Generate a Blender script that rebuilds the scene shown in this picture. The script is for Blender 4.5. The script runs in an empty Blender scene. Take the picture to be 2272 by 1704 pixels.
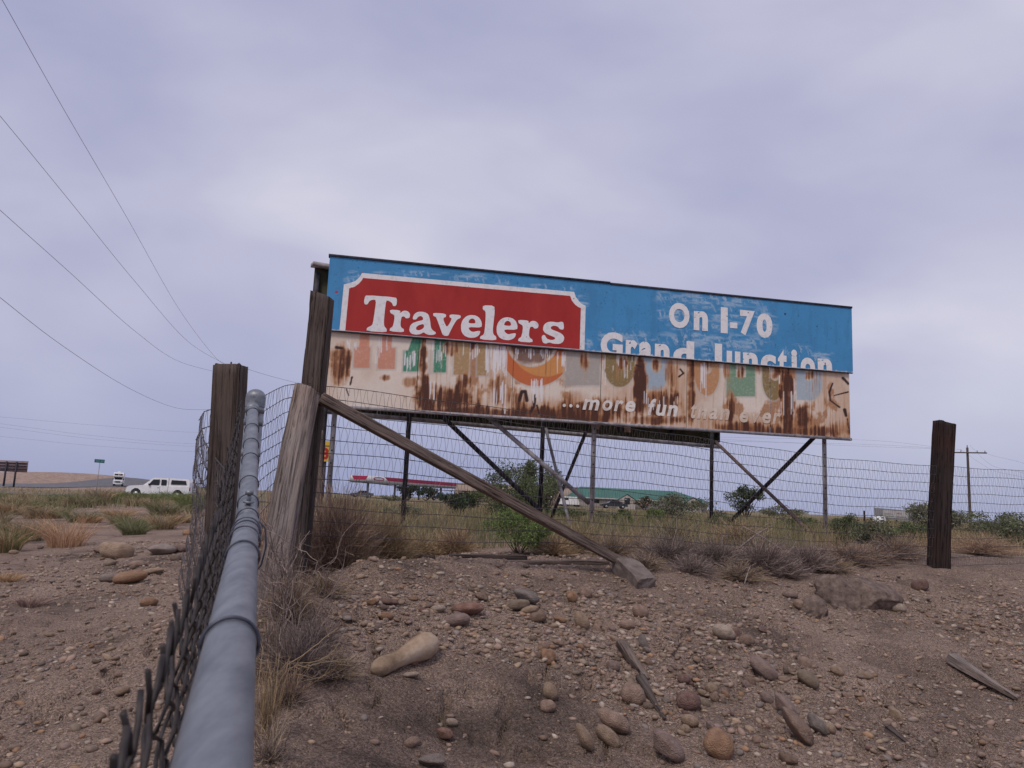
import bpy, bmesh, math
import numpy as np
from mathutils import Vector, Matrix

scene = bpy.context.scene
R = math.radians
rng = np.random.default_rng(7)

# ------------------------------------------------------------------ camera
FPX = 1750.0                                   # focal length for a 2272 px wide frame
PITCH, ROLL = R(8.45), R(2.5)
EYE = np.array([0.0, 0.0, 1.6])
fwd = np.array([0, math.cos(PITCH), math.sin(PITCH)])
_u0 = np.array([0, -math.sin(PITCH), math.cos(PITCH)])
_x0 = np.array([1.0, 0, 0])
rgt = _x0 * math.cos(ROLL) + _u0 * math.sin(ROLL)
upv = -_x0 * math.sin(ROLL) + _u0 * math.cos(ROLL)
cam_data = bpy.data.cameras.new('camera')
cam = bpy.data.objects.new('camera', cam_data)
scene.collection.objects.link(cam)
cam.matrix_world = Matrix(((rgt[0], upv[0], -fwd[0], EYE[0]), (rgt[1], upv[1], -fwd[1], EYE[1]),
                           (rgt[2], upv[2], -fwd[2], EYE[2]), (0, 0, 0, 1)))
cam_data.sensor_width = 36
cam_data.lens = FPX / 2272 * 36
cam_data.clip_start = 0.02
cam_data.clip_end = 12000
cam_data.dof.use_dof = True
cam_data.dof.focus_distance = 9.0
cam_data.dof.aperture_fstop = 18
scene.camera = cam

# ------------------------------------------------------------------ world, sun, exposure
SUN_EL, SUN_AZ = R(52), R(205)                 # sun high behind the camera, a little to the left, veiled
world = bpy.data.worlds.new('World'); scene.world = world
world.use_nodes = True
wn, wl = world.node_tree.nodes, world.node_tree.links
wn.clear()
def wnode(t, **k):
    n = wn.new(t)
    for a, b in k.items(): setattr(n, a, b)
    return n
w_out = wnode('ShaderNodeOutputWorld'); w_bg = wnode('ShaderNodeBackground'); w_bg.inputs['Strength'].default_value = 0.1
sky = wnode('ShaderNodeTexSky', sky_type='NISHITA'); sky.sun_disc = False
sky.sun_elevation = SUN_EL; sky.sun_rotation = SUN_AZ; sky.dust_density = 2.5
tc = wnode('ShaderNodeTexCoord'); sep = wnode('ShaderNodeSeparateXYZ')
wl.new(tc.outputs['Generated'], sep.inputs[0])
addz = wnode('ShaderNodeMath', operation='ADD'); addz.inputs[1].default_value = 0.32
mx = wnode('ShaderNodeMath', operation='MAXIMUM'); mx.inputs[1].default_value = 0.0
wl.new(sep.outputs['Z'], mx.inputs[0]); wl.new(mx.outputs[0], addz.inputs[0])
dx = wnode('ShaderNodeMath', operation='DIVIDE'); dy = wnode('ShaderNodeMath', operation='DIVIDE')
wl.new(sep.outputs['X'], dx.inputs[0]); wl.new(addz.outputs[0], dx.inputs[1])
wl.new(sep.outputs['Y'], dy.inputs[0]); wl.new(addz.outputs[0], dy.inputs[1])
comb = wnode('ShaderNodeCombineXYZ'); wl.new(dx.outputs[0], comb.inputs[0]); wl.new(dy.outputs[0], comb.inputs[1])
def cloud_noise(scale, rot, loc, detail, rough, dist, sx=1.0):
    mp = wnode('ShaderNodeMapping'); mp.inputs['Rotation'].default_value = (0, R(rot), 0)
    mp.inputs['Location'].default_value = loc; mp.inputs['Scale'].default_value = (sx, 1, 1.3)
    wl.new(tc.outputs['Generated'], mp.inputs['Vector'])
    n = wnode('ShaderNodeTexNoise'); n.inputs['Scale'].default_value = scale; n.inputs['Detail'].default_value = detail
    n.inputs['Roughness'].default_value = rough; n.inputs['Distortion'].default_value = dist
    wl.new(mp.outputs[0], n.inputs['Vector']); return n
n1 = cloud_noise(1.9, -35, (5.1, 1.7, 3.3), 3, 0.45, 0.3, 0.6)
n2 = cloud_noise(5.0, -38, (6.1, 5.2, 4.3), 4, 0.5, 0.3, 0.6)
nm = wnode('ShaderNodeMath', operation='MULTIPLY_ADD'); nm.inputs[1].default_value = 0.40
wl.new(n2.outputs['Fac'], nm.inputs[0]); wl.new(n1.outputs['Fac'], nm.inputs[2])
ramp = wnode('ShaderNodeValToRGB'); e = ramp.color_ramp.elements
e[0].position = 0.50; e[0].color = (0.40, 0.412, 0.60, 1)
e[1].position = 0.86; e[1].color = (0.70, 0.69, 0.80, 1)
m_ = e.new(0.69); m_.color = (0.545, 0.54, 0.70, 1)
wl.new(nm.outputs[0], ramp.inputs['Fac'])
# towards the horizon the veil thins to a bluer band
hz = wnode('ShaderNodeMapRange'); hz.inputs['From Min'].default_value = 0.0; hz.inputs['From Max'].default_value = 0.20
wl.new(sep.outputs['Z'], hz.inputs['Value'])
hmix = wnode('ShaderNodeMix', data_type='RGBA'); hmix.inputs['A'].default_value = (0.31, 0.35, 0.56, 1)
hs = wnode('ShaderNodeMath', operation='MULTIPLY_ADD'); hs.inputs[1].default_value = 0.78; hs.inputs[2].default_value = 0.22
wl.new(hz.outputs['Result'], hs.inputs[0])
wl.new(hs.outputs[0], hmix.inputs['Factor']); wl.new(ramp.outputs['Color'], hmix.inputs['B'])
bright = wnode('ShaderNodeVectorMath', operation='SCALE'); bright.inputs['Scale'].default_value = 10.0   # background strength is 0.1
wl.new(hmix.outputs['Result'], bright.inputs[0])
smix = wnode('ShaderNodeMix', data_type='RGBA'); smix.inputs['Factor'].default_value = 0.93
wl.new(sky.outputs['Color'], smix.inputs['A']); wl.new(bright.outputs[0], smix.inputs['B'])
wl.new(smix.outputs['Result'], w_bg.inputs['Color']); wl.new(w_bg.outputs[0], w_out.inputs['Surface'])

sun_data = bpy.data.lights.new('sun', 'SUN'); sun_data.energy = 1.5; sun_data.angle = R(14); sun_data.color = (1.0, 0.90, 0.78)
sun = bpy.data.objects.new('sun', sun_data); scene.collection.objects.link(sun)
sd = Vector((math.cos(SUN_EL) * math.sin(SUN_AZ), math.cos(SUN_EL) * math.cos(SUN_AZ), math.sin(SUN_EL)))
sun.rotation_euler = sd.to_track_quat('Z', 'Y').to_euler()
vs = scene.view_settings
vs.view_transform = 'Standard'; vs.look = 'None'; vs.exposure = 0.0; vs.gamma = 1.0; vs.use_curve_mapping = False

# ------------------------------------------------------------------ survey helpers: bearings measured in the photograph -> points in the place
def at(px, py, Y):
    d = fwd + (px - 1136) / FPX * rgt - (py - 852) / FPX * upv
    return EYE + d * (Y / d[1])

# ------------------------------------------------------------------ numeric noise
_tab = np.random.default_rng(99).random((512, 512))
def vnoise(x, y):
    x = np.asarray(x, float); y = np.asarray(y, float)
    xi = np.floor(x).astype(int); yi = np.floor(y).astype(int)
    fx = x - xi; fy = y - yi
    fx = fx * fx * (3 - 2 * fx); fy = fy * fy * (3 - 2 * fy)
    a = _tab[xi % 512, yi % 512]; b = _tab[(xi + 1) % 512, yi % 512]
    c = _tab[xi % 512, (yi + 1) % 512]; d = _tab[(xi + 1) % 512, (yi + 1) % 512]
    return (a * (1 - fx) + b * fx) * (1 - fy) + (c * (1 - fx) + d * fx) * fy
def fbm(x, y, o=4, g=0.5):
    s = 0; a = 1; t = 0
    for i in range(o):
        s = s + a * vnoise(x * 2 ** i + 17.3 * i, y * 2 ** i + 9.1 * i); t += a; a *= g
    return s / t
def sstep(a, b, x):
    t = np.clip((x - a) / (b - a), 0, 1); return t * t * (3 - 2 * t)

# ------------------------------------------------------------------ mesh helpers
col = scene.collection
def tag(o, label=None, cat=None, group=None, kind=None):
    if label: o['label'] = label
    if cat: o['category'] = cat
    if group: o['group'] = group
    if kind: o['kind'] = kind
    return o
def empty(name, loc=(0, 0, 0)):
    o = bpy.data.objects.new(name, None); o.empty_display_size = 0.2
    o.location = loc; col.objects.link(o); return o
def mesh_obj(name, V, Fc, m, parent=None, smooth=False, C=None, loc=None):
    """one mesh object from arrays; world coordinates V, kept in place under a moved Empty"""
    V = np.asarray(V, float)
    off = np.zeros(3)
    if parent is not None: off = np.array(parent_origin(parent))
    elif loc is not None: off = np.array(loc, float)
    me = bpy.data.meshes.new(name)
    V = V - off
    if isinstance(Fc, np.ndarray):
        k = Fc.shape[1]; n = len(Fc)
        me.vertices.add(len(V)); me.vertices.foreach_set('co', V.astype(np.float32).ravel())
        me.loops.add(n * k); me.loops.foreach_set('vertex_index', Fc.astype(np.int32).ravel())
        me.polygons.add(n); me.polygons.foreach_set('loop_start', np.arange(0, n * k, k, dtype=np.int32))
        me.polygons.foreach_set('loop_total', np.full(n, k, dtype=np.int32))
        me.update(calc_edges=True)
    else:
        me.from_pydata(V.tolist(), [], [tuple(map(int, f)) for f in Fc]); me.update()
    if C is not None:
        a = me.color_attributes.new('Col', 'FLOAT_COLOR', 'POINT')
        C = np.asarray(C, float)
        if C.ndim == 1: C = np.tile(C, (len(V), 1))
        C4 = np.ones((len(V), 4), np.float32); C4[:, :3] = C
        a.data.foreach_set('color', C4.ravel())
    if smooth: me.polygons.foreach_set('use_smooth', np.ones(len(me.polygons), bool))
    me.materials.append(m)
    o = bpy.data.objects.new(name, me)
    if parent is not None: o.parent = parent
    elif loc is not None: o.location = loc
    col.objects.link(o)
    return o
def parent_origin(p):
    o = np.zeros(3)
    while p is not None:
        o = o + np.array(p.location); p = p.parent
    return o
def cat_mesh(parts):
    """join (V,F) arrays with the same face size"""
    Vs, Fs, n = [], [], 0
    for V, Fc in parts:
        Vs.append(V); Fs.append(np.asarray(Fc) + n); n += len(V)
    return np.concatenate(Vs), np.concatenate(Fs)
BOXF = np.array([[0, 3, 2, 1], [4, 5, 6, 7], [0, 1, 5, 4], [1, 2, 6, 5], [2, 3, 7, 6], [3, 0, 4, 7]])
def box(lo, hi):
    x0, y0, z0 = lo; x1, y1, z1 = hi
    return np.array([[x0, y0, z0], [x1, y0, z0], [x1, y1, z0], [x0, y1, z0], [x0, y0, z1], [x1, y0, z1], [x1, y1, z1], [x0, y1, z1]], float), BOXF
def frame_of(p0, p1, up=(0, 0, 1)):
    d = np.asarray(p1, float) - np.asarray(p0, float); d /= np.linalg.norm(d)
    up = np.asarray(up, float); s = np.cross(d, up)
    if np.linalg.norm(s) < 1e-5: s = np.cross(d, [0, 1, 0.])
    s /= np.linalg.norm(s); t = np.cross(s, d); return d, s, t
def bar(p0, p1, w, h, up=(0, 0, 1)):
    """box along p0-p1; w across, h along 'up'"""
    p0 = np.asarray(p0, float); p1 = np.asarray(p1, float)
    d, s, t = frame_of(p0, p1, up); V = []
    for p in (p0, p1):
        for a, b in ((-1, -1), (1, -1), (1, 1), (-1, 1)): V.append(p + s * a * w / 2 + t * b * h / 2)
    return np.array(V), BOXF
def tube(P, r, n=6, caps=True):
    P = np.asarray(P, float); M = len(P); r = np.broadcast_to(np.asarray(r, float), (M,))
    T = np.gradient(P, axis=0); T /= np.linalg.norm(T, axis=1)[:, None] + 1e-12
    ref = np.array([0, 0, 1.]) if abs(T[:, 2]).mean() < 0.8 else np.array([1., 0, 0])
    S = np.cross(T, ref); S /= np.linalg.norm(S, axis=1)[:, None] + 1e-9; B = np.cross(S, T)
    a = np.arange(n) * 2 * math.pi / n
    V = P[:, None, :] + r[:, None, None] * (S[:, None, :] * np.cos(a)[None, :, None] + B[:, None, :] * np.sin(a)[None, :, None])
    V = V.reshape(-1, 3)
    i = np.arange(M - 1)[:, None] * n + np.arange(n)[None, :]; j = np.arange(M - 1)[:, None] * n + (np.arange(n)[None, :] + 1) % n
    Fq = np.stack([i, j, j + n, i + n], -1).reshape(-1, 4)
    if caps and n == 4:
        Fq = np.concatenate([Fq, [[3, 2, 1, 0]], [[(M - 1) * n + k for k in range(4)]]])
    elif caps and n == 6:
        e = (M - 1) * n
        Fq = np.concatenate([Fq, [[3, 2, 1, 0], [5, 4, 3, 0], [e, e + 1, e + 2, e + 3], [e, e + 3, e + 4, e + 5]]])
    elif caps:
        e = (M - 1) * n; V = np.concatenate([V, P[:1], P[-1:]]); k = len(V)
        q = np.array([[k - 2, (b + 1) % n, b, b] for b in range(n)]); w = np.array([[k - 1, e + b, e + (b + 1) % n, e + (b + 1) % n] for b in range(n)])
        # fans written as degenerate-free triangles are not allowed in a quad array: cap pairs of segments
        q = np.array([[k - 2, (b + 2) % n, (b + 1) % n, b] for b in range(0, n, 2)]); w = np.array([[k - 1, e + b, e + (b + 1) % n, e + (b + 2) % n] for b in range(0, n, 2)])
        Fq = np.concatenate([Fq, q, w])
    return V, Fq
def strips(P, Wd, side=None, g=None):
    """N ribbons of K points -> quads (V, F); P (N,K,3), Wd (N,K)"""
    g = g or rng
    N, K, _ = P.shape
    T = np.gradient(P, axis=1)
    if side is None:
        side = g.normal(size=(N, 1, 3)); side[..., 2] *= 0.4
    S = np.cross(T, side); S /= np.linalg.norm(S, axis=2)[..., None] + 1e-9
    V = np.stack([P - S * Wd[..., None] / 2, P + S * Wd[..., None] / 2], 2).reshape(-1, 3)
    b = (np.arange(N)[:, None] * K + np.arange(K - 1)[None, :]) * 2
    Fq = np.stack([b, b + 1, b + 3, b + 2], -1).reshape(-1, 4)
    return V, Fq
def vary(c, n, amt=0.2, g=None):
    g = g or rng
    c = np.asarray(c, float)
    return np.clip(c[None] * (1 + g.normal(0, amt, (n, 1))) * (1 + g.normal(0, amt * 0.25, (n, 3))), 0.005, 0.9)

# ------------------------------------------------------------------ materials
def mat(name, base=(0.5, 0.5, 0.5), rough=0.8, metal=0.0, attr=None, spec=0.3):
    m = bpy.data.materials.new(name); m.use_nodes = True
    b = m.node_tree.nodes['Principled BSDF']
    b.inputs['Base Color'].default_value = (*base, 1); b.inputs['Roughness'].default_value = rough
    b.inputs['Metallic'].default_value = metal; b.inputs['Specular IOR Level'].default_value = spec
    if attr:
        a = m.node_tree.nodes.new('ShaderNodeAttribute'); a.attribute_name = attr
        m.node_tree.links.new(a.outputs['Color'], b.inputs['Base Color'])
    return m
def nd(m, t, **k):
    n = m.node_tree.nodes.new(t)
    for a, b in k.items():
        if a in n.inputs: n.inputs[a].default_value = b
        else: setattr(n, a, b)
    return n
def lk(m, a, b): m.node_tree.links.new(a, b)
def noise_mat(name, c1, c2, scale, rough=0.85, stretch=(1, 1, 1), detail=5, bump=0.0, bscale=None, metal=0.0, lo=0.35, hi=0.65, spec=0.3, coords='Object', c3=None, attr=None):
    m = mat(name, c1, rough, metal, spec=spec); b = m.node_tree.nodes['Principled BSDF']
    t = nd(m, 'ShaderNodeTexCoord'); mp = nd(m, 'ShaderNodeMapping'); mp.inputs['Scale'].default_value = stretch
    lk(m, t.outputs[coords], mp.inputs['Vector'])
    n = nd(m, 'ShaderNodeTexNoise', Scale=scale, Detail=detail, Roughness=0.6); lk(m, mp.outputs[0], n.inputs['Vector'])
    rp = nd(m, 'ShaderNodeValToRGB'); el = rp.color_ramp.elements
    el[0].position = lo; el[0].color = (*c1, 1); el[1].position = hi; el[1].color = (*c2, 1)
    if c3: x = el.new((lo + hi) / 2); x.color = (*c3, 1)
    lk(m, n.outputs['Fac'], rp.inputs['Fac'])
    out = rp.outputs['Color']
    if attr:
        a = nd(m, 'ShaderNodeAttribute', attribute_name=attr); mm = nd(m, 'ShaderNodeMix', data_type='RGBA', blend_type='MULTIPLY'); mm.inputs['Factor'].default_value = 1
        lk(m, out, mm.inputs['A']); lk(m, a.outputs['Color'], mm.inputs['B']); out = mm.outputs['Result']
    lk(m, out, b.inputs['Base Color'])
    if bump:
        n2 = nd(m, 'ShaderNodeTexNoise', Scale=bscale or scale * 2, Detail=6, Roughness=0.65); lk(m, mp.outputs[0], n2.inputs['Vector'])
        bp = nd(m, 'ShaderNodeBump', Strength=1.0, Distance=bump); lk(m, n2.outputs['Fac'], bp.inputs['Height']); lk(m, bp.outputs[0], b.inputs['Normal'])
    return m
M = {}
M['leaf'] = mat('leaf', rough=0.75, attr='Col', spec=0.2)
M['twig'] = mat('twig', rough=0.9, attr='Col', spec=0.1)
def wood_mat(name, c1, c2, c3, gs):
    m = noise_mat(name, c1, c2, 5, .93, (1, 1, .05), detail=8, lo=.36, hi=.64, spec=.12)
    n = m.node_tree.nodes; b = n['Principled BSDF']; t = nd(m, 'ShaderNodeTexCoord'); mp = nd(m, 'ShaderNodeMapping'); mp.inputs['Scale'].default_value = (gs, gs, gs * .035); lk(m, t.outputs['Object'], mp.inputs['Vector'])
    g1 = nd(m, 'ShaderNodeTexNoise', Scale=1.0, Detail=6, Roughness=.7, Distortion=.6); lk(m, mp.outputs[0], g1.inputs['Vector'])
    r1 = nd(m, 'ShaderNodeValToRGB'); e_ = r1.color_ramp.elements; e_[0].position = .36; e_[0].color = (.22, .2, .2, 1); e_[1].position = .50; e_[1].color = (1, 1, 1, 1); x_ = e_.new(.72); x_.color = (1.35, 1.33, 1.3, 1); lk(m, g1.outputs['Fac'], r1.inputs['Fac'])
    g2 = nd(m, 'ShaderNodeTexNoise', Scale=2.2, Detail=3); lk(m, t.outputs['Object'], g2.inputs['Vector']); r2 = nd(m, 'ShaderNodeValToRGB'); r2.color_ramp.elements[0].position = .42; r2.color_ramp.elements[1].position = .66; lk(m, g2.outputs['Fac'], r2.inputs['Fac'])
    mx_ = nd(m, 'ShaderNodeMix', data_type='RGBA'); lk(m, r2.outputs['Color'], mx_.inputs['Factor']); lk(m, b.inputs['Base Color'].links[0].from_socket, mx_.inputs['A']); mx_.inputs['B'].default_value = (*c3, 1)
    mm = nd(m, 'ShaderNodeMix', data_type='RGBA', blend_type='MULTIPLY'); mm.inputs['Factor'].default_value = 1; lk(m, mx_.outputs['Result'], mm.inputs['A']); lk(m, r1.outputs['Color'], mm.inputs['B']); lk(m, mm.outputs['Result'], b.inputs['Base Color'])
    bp = nd(m, 'ShaderNodeBump', Strength=1.0, Distance=.012); lk(m, g1.outputs['Fac'], bp.inputs['Height']); lk(m, bp.outputs[0], b.inputs['Normal']); return m
M['wood_dark'] = wood_mat('weathered dark timber', (.068, .054, .05), (.165, .135, .122), (.11, .084, .07), 75)
M['wood_grey'] = wood_mat('weathered grey pole', (.20, .165, .15), (.36, .31, .285), (.29, .225, .195), 60)
M['wood_brace'] = wood_mat('weathered brown timber', (.125, .095, .082), (.29, .235, .205), (.205, .155, .128), 85)
M['wood_black'] = wood_mat('tarred timber', (.022, .018, .019), (.062, .045, .042), (.05, .028, .024), 60)
M['galv'] = noise_mat('galvanised steel', (0.155, 0.17, 0.195), (0.27, 0.285, 0.31), 60, 0.46, (1, .25, 1), detail=10, metal=0.6, lo=.34, hi=.66, c3=(.215, .23, .255), bump=.0003, bscale=260)
M['wire_dark'] = noise_mat('weathered fence wire', (0.055, 0.048, 0.05), (0.12, 0.108, 0.11), 40, 0.6, metal=0.3)
M['wire_rust'] = noise_mat('rusty fence wire', (0.085, 0.072, 0.074), (0.20, 0.17, 0.165), 30, 0.6, metal=0.3)
M['steel'] = noise_mat('grey perforated steel', (0.20, 0.185, 0.20), (0.42, 0.40, 0.42), 9, 0.7, (1, 1, 0.5), metal=0.2)
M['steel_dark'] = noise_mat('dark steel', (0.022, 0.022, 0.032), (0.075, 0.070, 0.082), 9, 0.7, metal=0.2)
M['steel_rust'] = noise_mat('rusted steel', (0.075, 0.048, 0.045), (0.21, 0.15, 0.14), 9, 0.8)
M['black'] = mat('black', (0.012, 0.012, 0.016), 0.6)
M['glass'] = mat('dark glass', (0.02, 0.022, 0.028), 0.12, spec=0.5)
M['white_paint'] = noise_mat('white paint', (0.70, 0.70, 0.72), (0.80, 0.80, 0.81), 3, 0.45)
M['chrome'] = mat('bright metal', (0.5, 0.5, 0.52), 0.3, 0.8)
M['rubber'] = mat('rubber', (0.02, 0.02, 0.02), 0.9)
M['power_wire'] = mat('power wire', (0.24, 0.235, 0.27), 0.6)
# ------------------------------------------------------------------ the ground: heights surveyed at control points
_cp = [tuple(at(*a)) for a in [
    (1392, 1250, 7.6), (2090, 1254, 9.2), (2272, 1254, 9.8), (1700, 1264, 8.2), (1000, 1247, 6.4), (830, 1247, 5.95), (606, 1330, 5.0),
    (1136, 1704, 3.7), (700, 1704, 3.2), (1700, 1704, 3.9), (2272, 1704, 4.5), (1136, 1480, 4.9), (1700, 1480, 5.4), (2272, 1480, 6.3), (800, 1480, 4.3),
    (1136, 1330, 6.1), (1700, 1345, 7.0), (2200, 1345, 7.7), (850, 1330, 5.5), (1000, 1600, 4.2)]]
_cp += [(-3, 3.5, .36), (-2.2, 2.0, .32), (-3.2, 8, .42), (-2.6, 6, .5), (-6, 12, .42), (-5, 5, .36), (-10, 20, .42), (-9, 9, .38), (-27, 61, .42), (-60, 110, .42),
        (-103, 206, .75), (-180, 260, .8), (-.5, 1.1, .30), (-.9, 2.65, .52), (-1.1, 4.0, .66), (-1.9, 9, .8), (-3.5, 14, .85), (0, 15, 1.0), (5, 20, 1.0), (12, 14, 1.0), (-6, 28, .9), (-14, 60, .85),
        (-27, 150, 1.0), (-16, 180, 1.0), (20, 60, 1.0), (60, 150, 1.0), (0, 300, 1.0), (-300, 500, .8), (300, 400, 1.0), (40, 40, 1.0),
        (0, -3, .2), (5, -3, .15), (-5, -3, .3), (2, 1, .15), (8, 3, .2), (14, 8, .7), (0, 0.8, .18), (-40, -20, .3), (40, -20, .3), (-60, 20, .4), (60, 20, .8)]
_cp = np.array(_cp)
_A = np.linalg.norm(_cp[:, None, :2] - _cp[None, :, :2], axis=2)
_n = len(_cp)
_sys = np.zeros((_n + 1, _n + 1)); _sys[:_n, :_n] = _A + np.eye(_n) * -0.05; _sys[:_n, _n] = 1; _sys[_n, :_n] = 1
_w = np.linalg.solve(_sys, np.append(_cp[:, 2], 0))
def ground_z(x, y, fine=True):
    x = np.atleast_1d(np.asarray(x, float)); y = np.atleast_1d(np.asarray(y, float))
    z = np.full(x.shape, _w[_n])
    for i in range(_n): z = z + _w[i] * np.hypot(x - _cp[i, 0], y - _cp[i, 1])
    d = np.hypot(x, y)
    far = sstep(350, 700, d); z = z * (1 - far) + 0.9 * far
    # low rise far off on the left
    z = z + 3.4 * np.exp(-((x + 128) / 30) ** 2 - ((y - 240) / 40) ** 2) + 2.0 * np.exp(-((x + 175) / 30) ** 2 - ((y - 250) / 40) ** 2)
    if fine:
        near = 1 - sstep(12, 30, d)
        z = z + near * (0.10 * (fbm(x * 1.1 + 3, y * 1.1, 3) - 0.5) + 0.05 * (fbm(x * 5, y * 5, 3) - 0.5) + 0.022 * (fbm(x * 17, y * 17, 2) - 0.5))
        # rill running down the right of the bank
        t = (x - 2.6) * 0.62 - (y - 6.4) * -0.78
        ln = (x - 2.6) * 0.78 - (y - 6.4) * 0.62
        bankm = sstep(-.4, .6, ln) * (1 - sstep(2.6, 3.6, ln))
        z = z - 0.10 * bankm * np.exp(-((t + 0.12 * np.sin(ln * 4)) / 0.22) ** 2) * near
        # crumbly crust edges
        rn = np.abs(fbm(x * 2.3 + 40, y * 2.3 + 11, 4) - 0.5)
        z = z + near * 0.05 * (sstep(0.0, 0.035, rn) - 1) * sstep(0.46, 0.6, fbm(x * .9 + 8, y * .9 + 2, 2))
    else:
        z = z + 0
    return z
def gz(x, y): return float(ground_z(x, y)[0])
_Ys = np.exp(np.linspace(math.log(0.8), math.log(500), 1400))
def hit(px, py):
    d = fwd + (px - 1136) / FPX * rgt - (py - 852) / FPX * upv
    P = EYE[None] + d[None] * (_Ys / d[1])[:, None]
    below = P[:, 2] < ground_z(P[:, 0], P[:, 1])
    i = int(np.argmax(below)) if below.any() else len(_Ys) - 1
    i = max(i, 1)
    g0 = P[i - 1, 2] - gz(P[i - 1, 0], P[i - 1, 1]); g1 = P[i, 2] - gz(P[i, 0], P[i, 1])
    t = g0 / (g0 - g1 + 1e-12); return P[i - 1] + (P[i] - P[i - 1]) * np.clip(t, 0, 1)

ang = np.radians(np.concatenate([np.arange(-180, -42, 4.0), np.arange(-42, 42.01, 0.25), np.arange(46, 180, 4.0)]))
rad = [0.5]
while rad[-1] < 13: rad.append(rad[-1] * 1.009)
while rad[-1] < 9000: rad.append(rad[-1] * 1.06)
rad = np.array(rad)
AA, RR = np.meshgrid(ang, rad); gx = (RR * np.sin(AA)).ravel(); gy = (RR * np.cos(AA)).ravel()
GV = np.stack([gx, gy, ground_z(gx, gy)], 1)
na, nr = len(ang), len(rad)
i0 = np.arange(nr - 1)[:, None] * na + np.arange(na)[None, :]; i1 = np.arange(nr - 1)[:, None] * na + (np.arange(na)[None, :] + 1) % na
GF = np.stack([i0, i1, i1 + na, i0 + na], -1).reshape(-1, 4)
GV = np.concatenate([GV, [[0, 0, gz(0, 0)]]])
# the innermost ring is closed by a fan of quads to the centre point
GF = np.concatenate([GF, [[len(GV) - 1, (k + 2) % na, (k + 1) % na, k] for k in range(0, na - 1, 2)]])

m = mat('desert soil', (0.2, 0.15, 0.12), 0.95, spec=0.15); b = m.node_tree.nodes['Principled BSDF']
t = nd(m, 'ShaderNodeTexCoord')
na_ = nd(m, 'ShaderNodeTexNoise', Scale=0.9, Detail=7, Roughness=0.62); lk(m, t.outputs['Object'], na_.inputs['Vector'])
ra = nd(m, 'ShaderNodeValToRGB'); el = ra.color_ramp.elements
el[0].position = 0.34; el[0].color = (0.162, 0.124, 0.104, 1); el[1].position = 0.66; el[1].color = (0.42, 0.315, 0.26, 1); x_ = el.new(.47); x_.color = (.31, .23, .19, 1)
lk(m, na_.outputs['Fac'], ra.inputs['Fac'])
vo = nd(m, 'ShaderNodeTexVoronoi', Scale=78.0); lk(m, t.outputs['Object'], vo.inputs['Vector'])
rv = nd(m, 'ShaderNodeValToRGB'); el = rv.color_ramp.elements
el[0].position = 0.0; el[0].color = (0.55, 0.55, 0.55, 1); el[1].position = 1.0; el[1].color = (1.55, 1.5, 1.45, 1)
lk(m, vo.outputs['Color'], rv.inputs['Fac'])
mm = nd(m, 'ShaderNodeMix', data_type='RGBA', blend_type='MULTIPLY'); mm.inputs['Factor'].default_value = 0.75
ca_ = nd(m, 'ShaderNodeAttribute', attribute_name='Col'); mq_ = nd(m, 'ShaderNodeMix', data_type='RGBA', blend_type='MULTIPLY'); mq_.inputs['Factor'].default_value = 1; lk(m, ra.outputs['Color'], mq_.inputs['A']); lk(m, ca_.outputs['Color'], mq_.inputs['B'])
lk(m, mq_.outputs['Result'], mm.inputs['A']); lk(m, rv.outputs['Color'], mm.inputs['B'])
# dry grass tint of the open field past the fence
sp = nd(m, 'ShaderNodeSeparateXYZ'); lk(m, t.outputs['Object'], sp.inputs[0])
fl = nd(m, 'ShaderNodeMapRange'); fl.inputs['From Min'].default_value = 10; fl.inputs['From Max'].default_value = 22; sk_ = nd(m, 'ShaderNodeMath', operation='MULTIPLY_ADD'); sk_.inputs[1].default_value = 1.9; lk(m, sp.outputs['X'], sk_.inputs[0]); lk(m, sp.outputs['Y'], sk_.inputs[2]); lk(m, sk_.outputs[0], fl.inputs['Value'])
nf = nd(m, 'ShaderNodeTexNoise', Scale=0.12, Detail=6, Roughness=0.7); lk(m, t.outputs['Object'], nf.inputs['Vector'])
rf = nd(m, 'ShaderNodeValToRGB'); el = rf.color_ramp.elements
el[0].position = 0.36; el[0].color = (0.15, 0.135, 0.07, 1); el[1].position = 0.62; el[1].color = (0.27, 0.205, 0.125, 1)
lk(m, nf.outputs['Fac'], rf.inputs['Fac'])
fy_ = nd(m, 'ShaderNodeMapRange'); fy_.inputs['From Min'].default_value = 10; fy_.inputs['From Max'].default_value = 20; lk(m, sp.outputs['Y'], fy_.inputs['Value']); fm_ = nd(m, 'ShaderNodeMath', operation='MULTIPLY'); lk(m, fl.outputs['Result'], fm_.inputs[0]); lk(m, fy_.outputs['Result'], fm_.inputs[1])
m2 = nd(m, 'ShaderNodeMix', data_type='RGBA'); lk(m, fm_.outputs[0], m2.inputs['Factor'])
vg = nd(m, 'ShaderNodeTexVoronoi', Scale=190.0); lk(m, t.outputs['Object'], vg.inputs['Vector']); rg = nd(m, 'ShaderNodeValToRGB'); el = rg.color_ramp.elements
el[0].position = .12; el[0].color = (.55, .53, .52, 1); el[1].position = .95; el[1].color = (1.75, 1.68, 1.6, 1); x_ = el.new(.6); x_.color = (1, 1, 1, 1); lk(m, vg.outputs['Color'], rg.inputs['Fac'])
mg_ = nd(m, 'ShaderNodeMix', data_type='RGBA', blend_type='MULTIPLY'); mg_.inputs['Factor'].default_value = .6; lk(m, mm.outputs['Result'], mg_.inputs['A']); lk(m, rg.outputs['Color'], mg_.inputs['B'])
lk(m, mg_.outputs['Result'], m2.inputs['A']); lk(m, rf.outputs['Color'], m2.inputs['B']); lk(m, m2.outputs['Result'], b.inputs['Base Color'])
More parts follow.
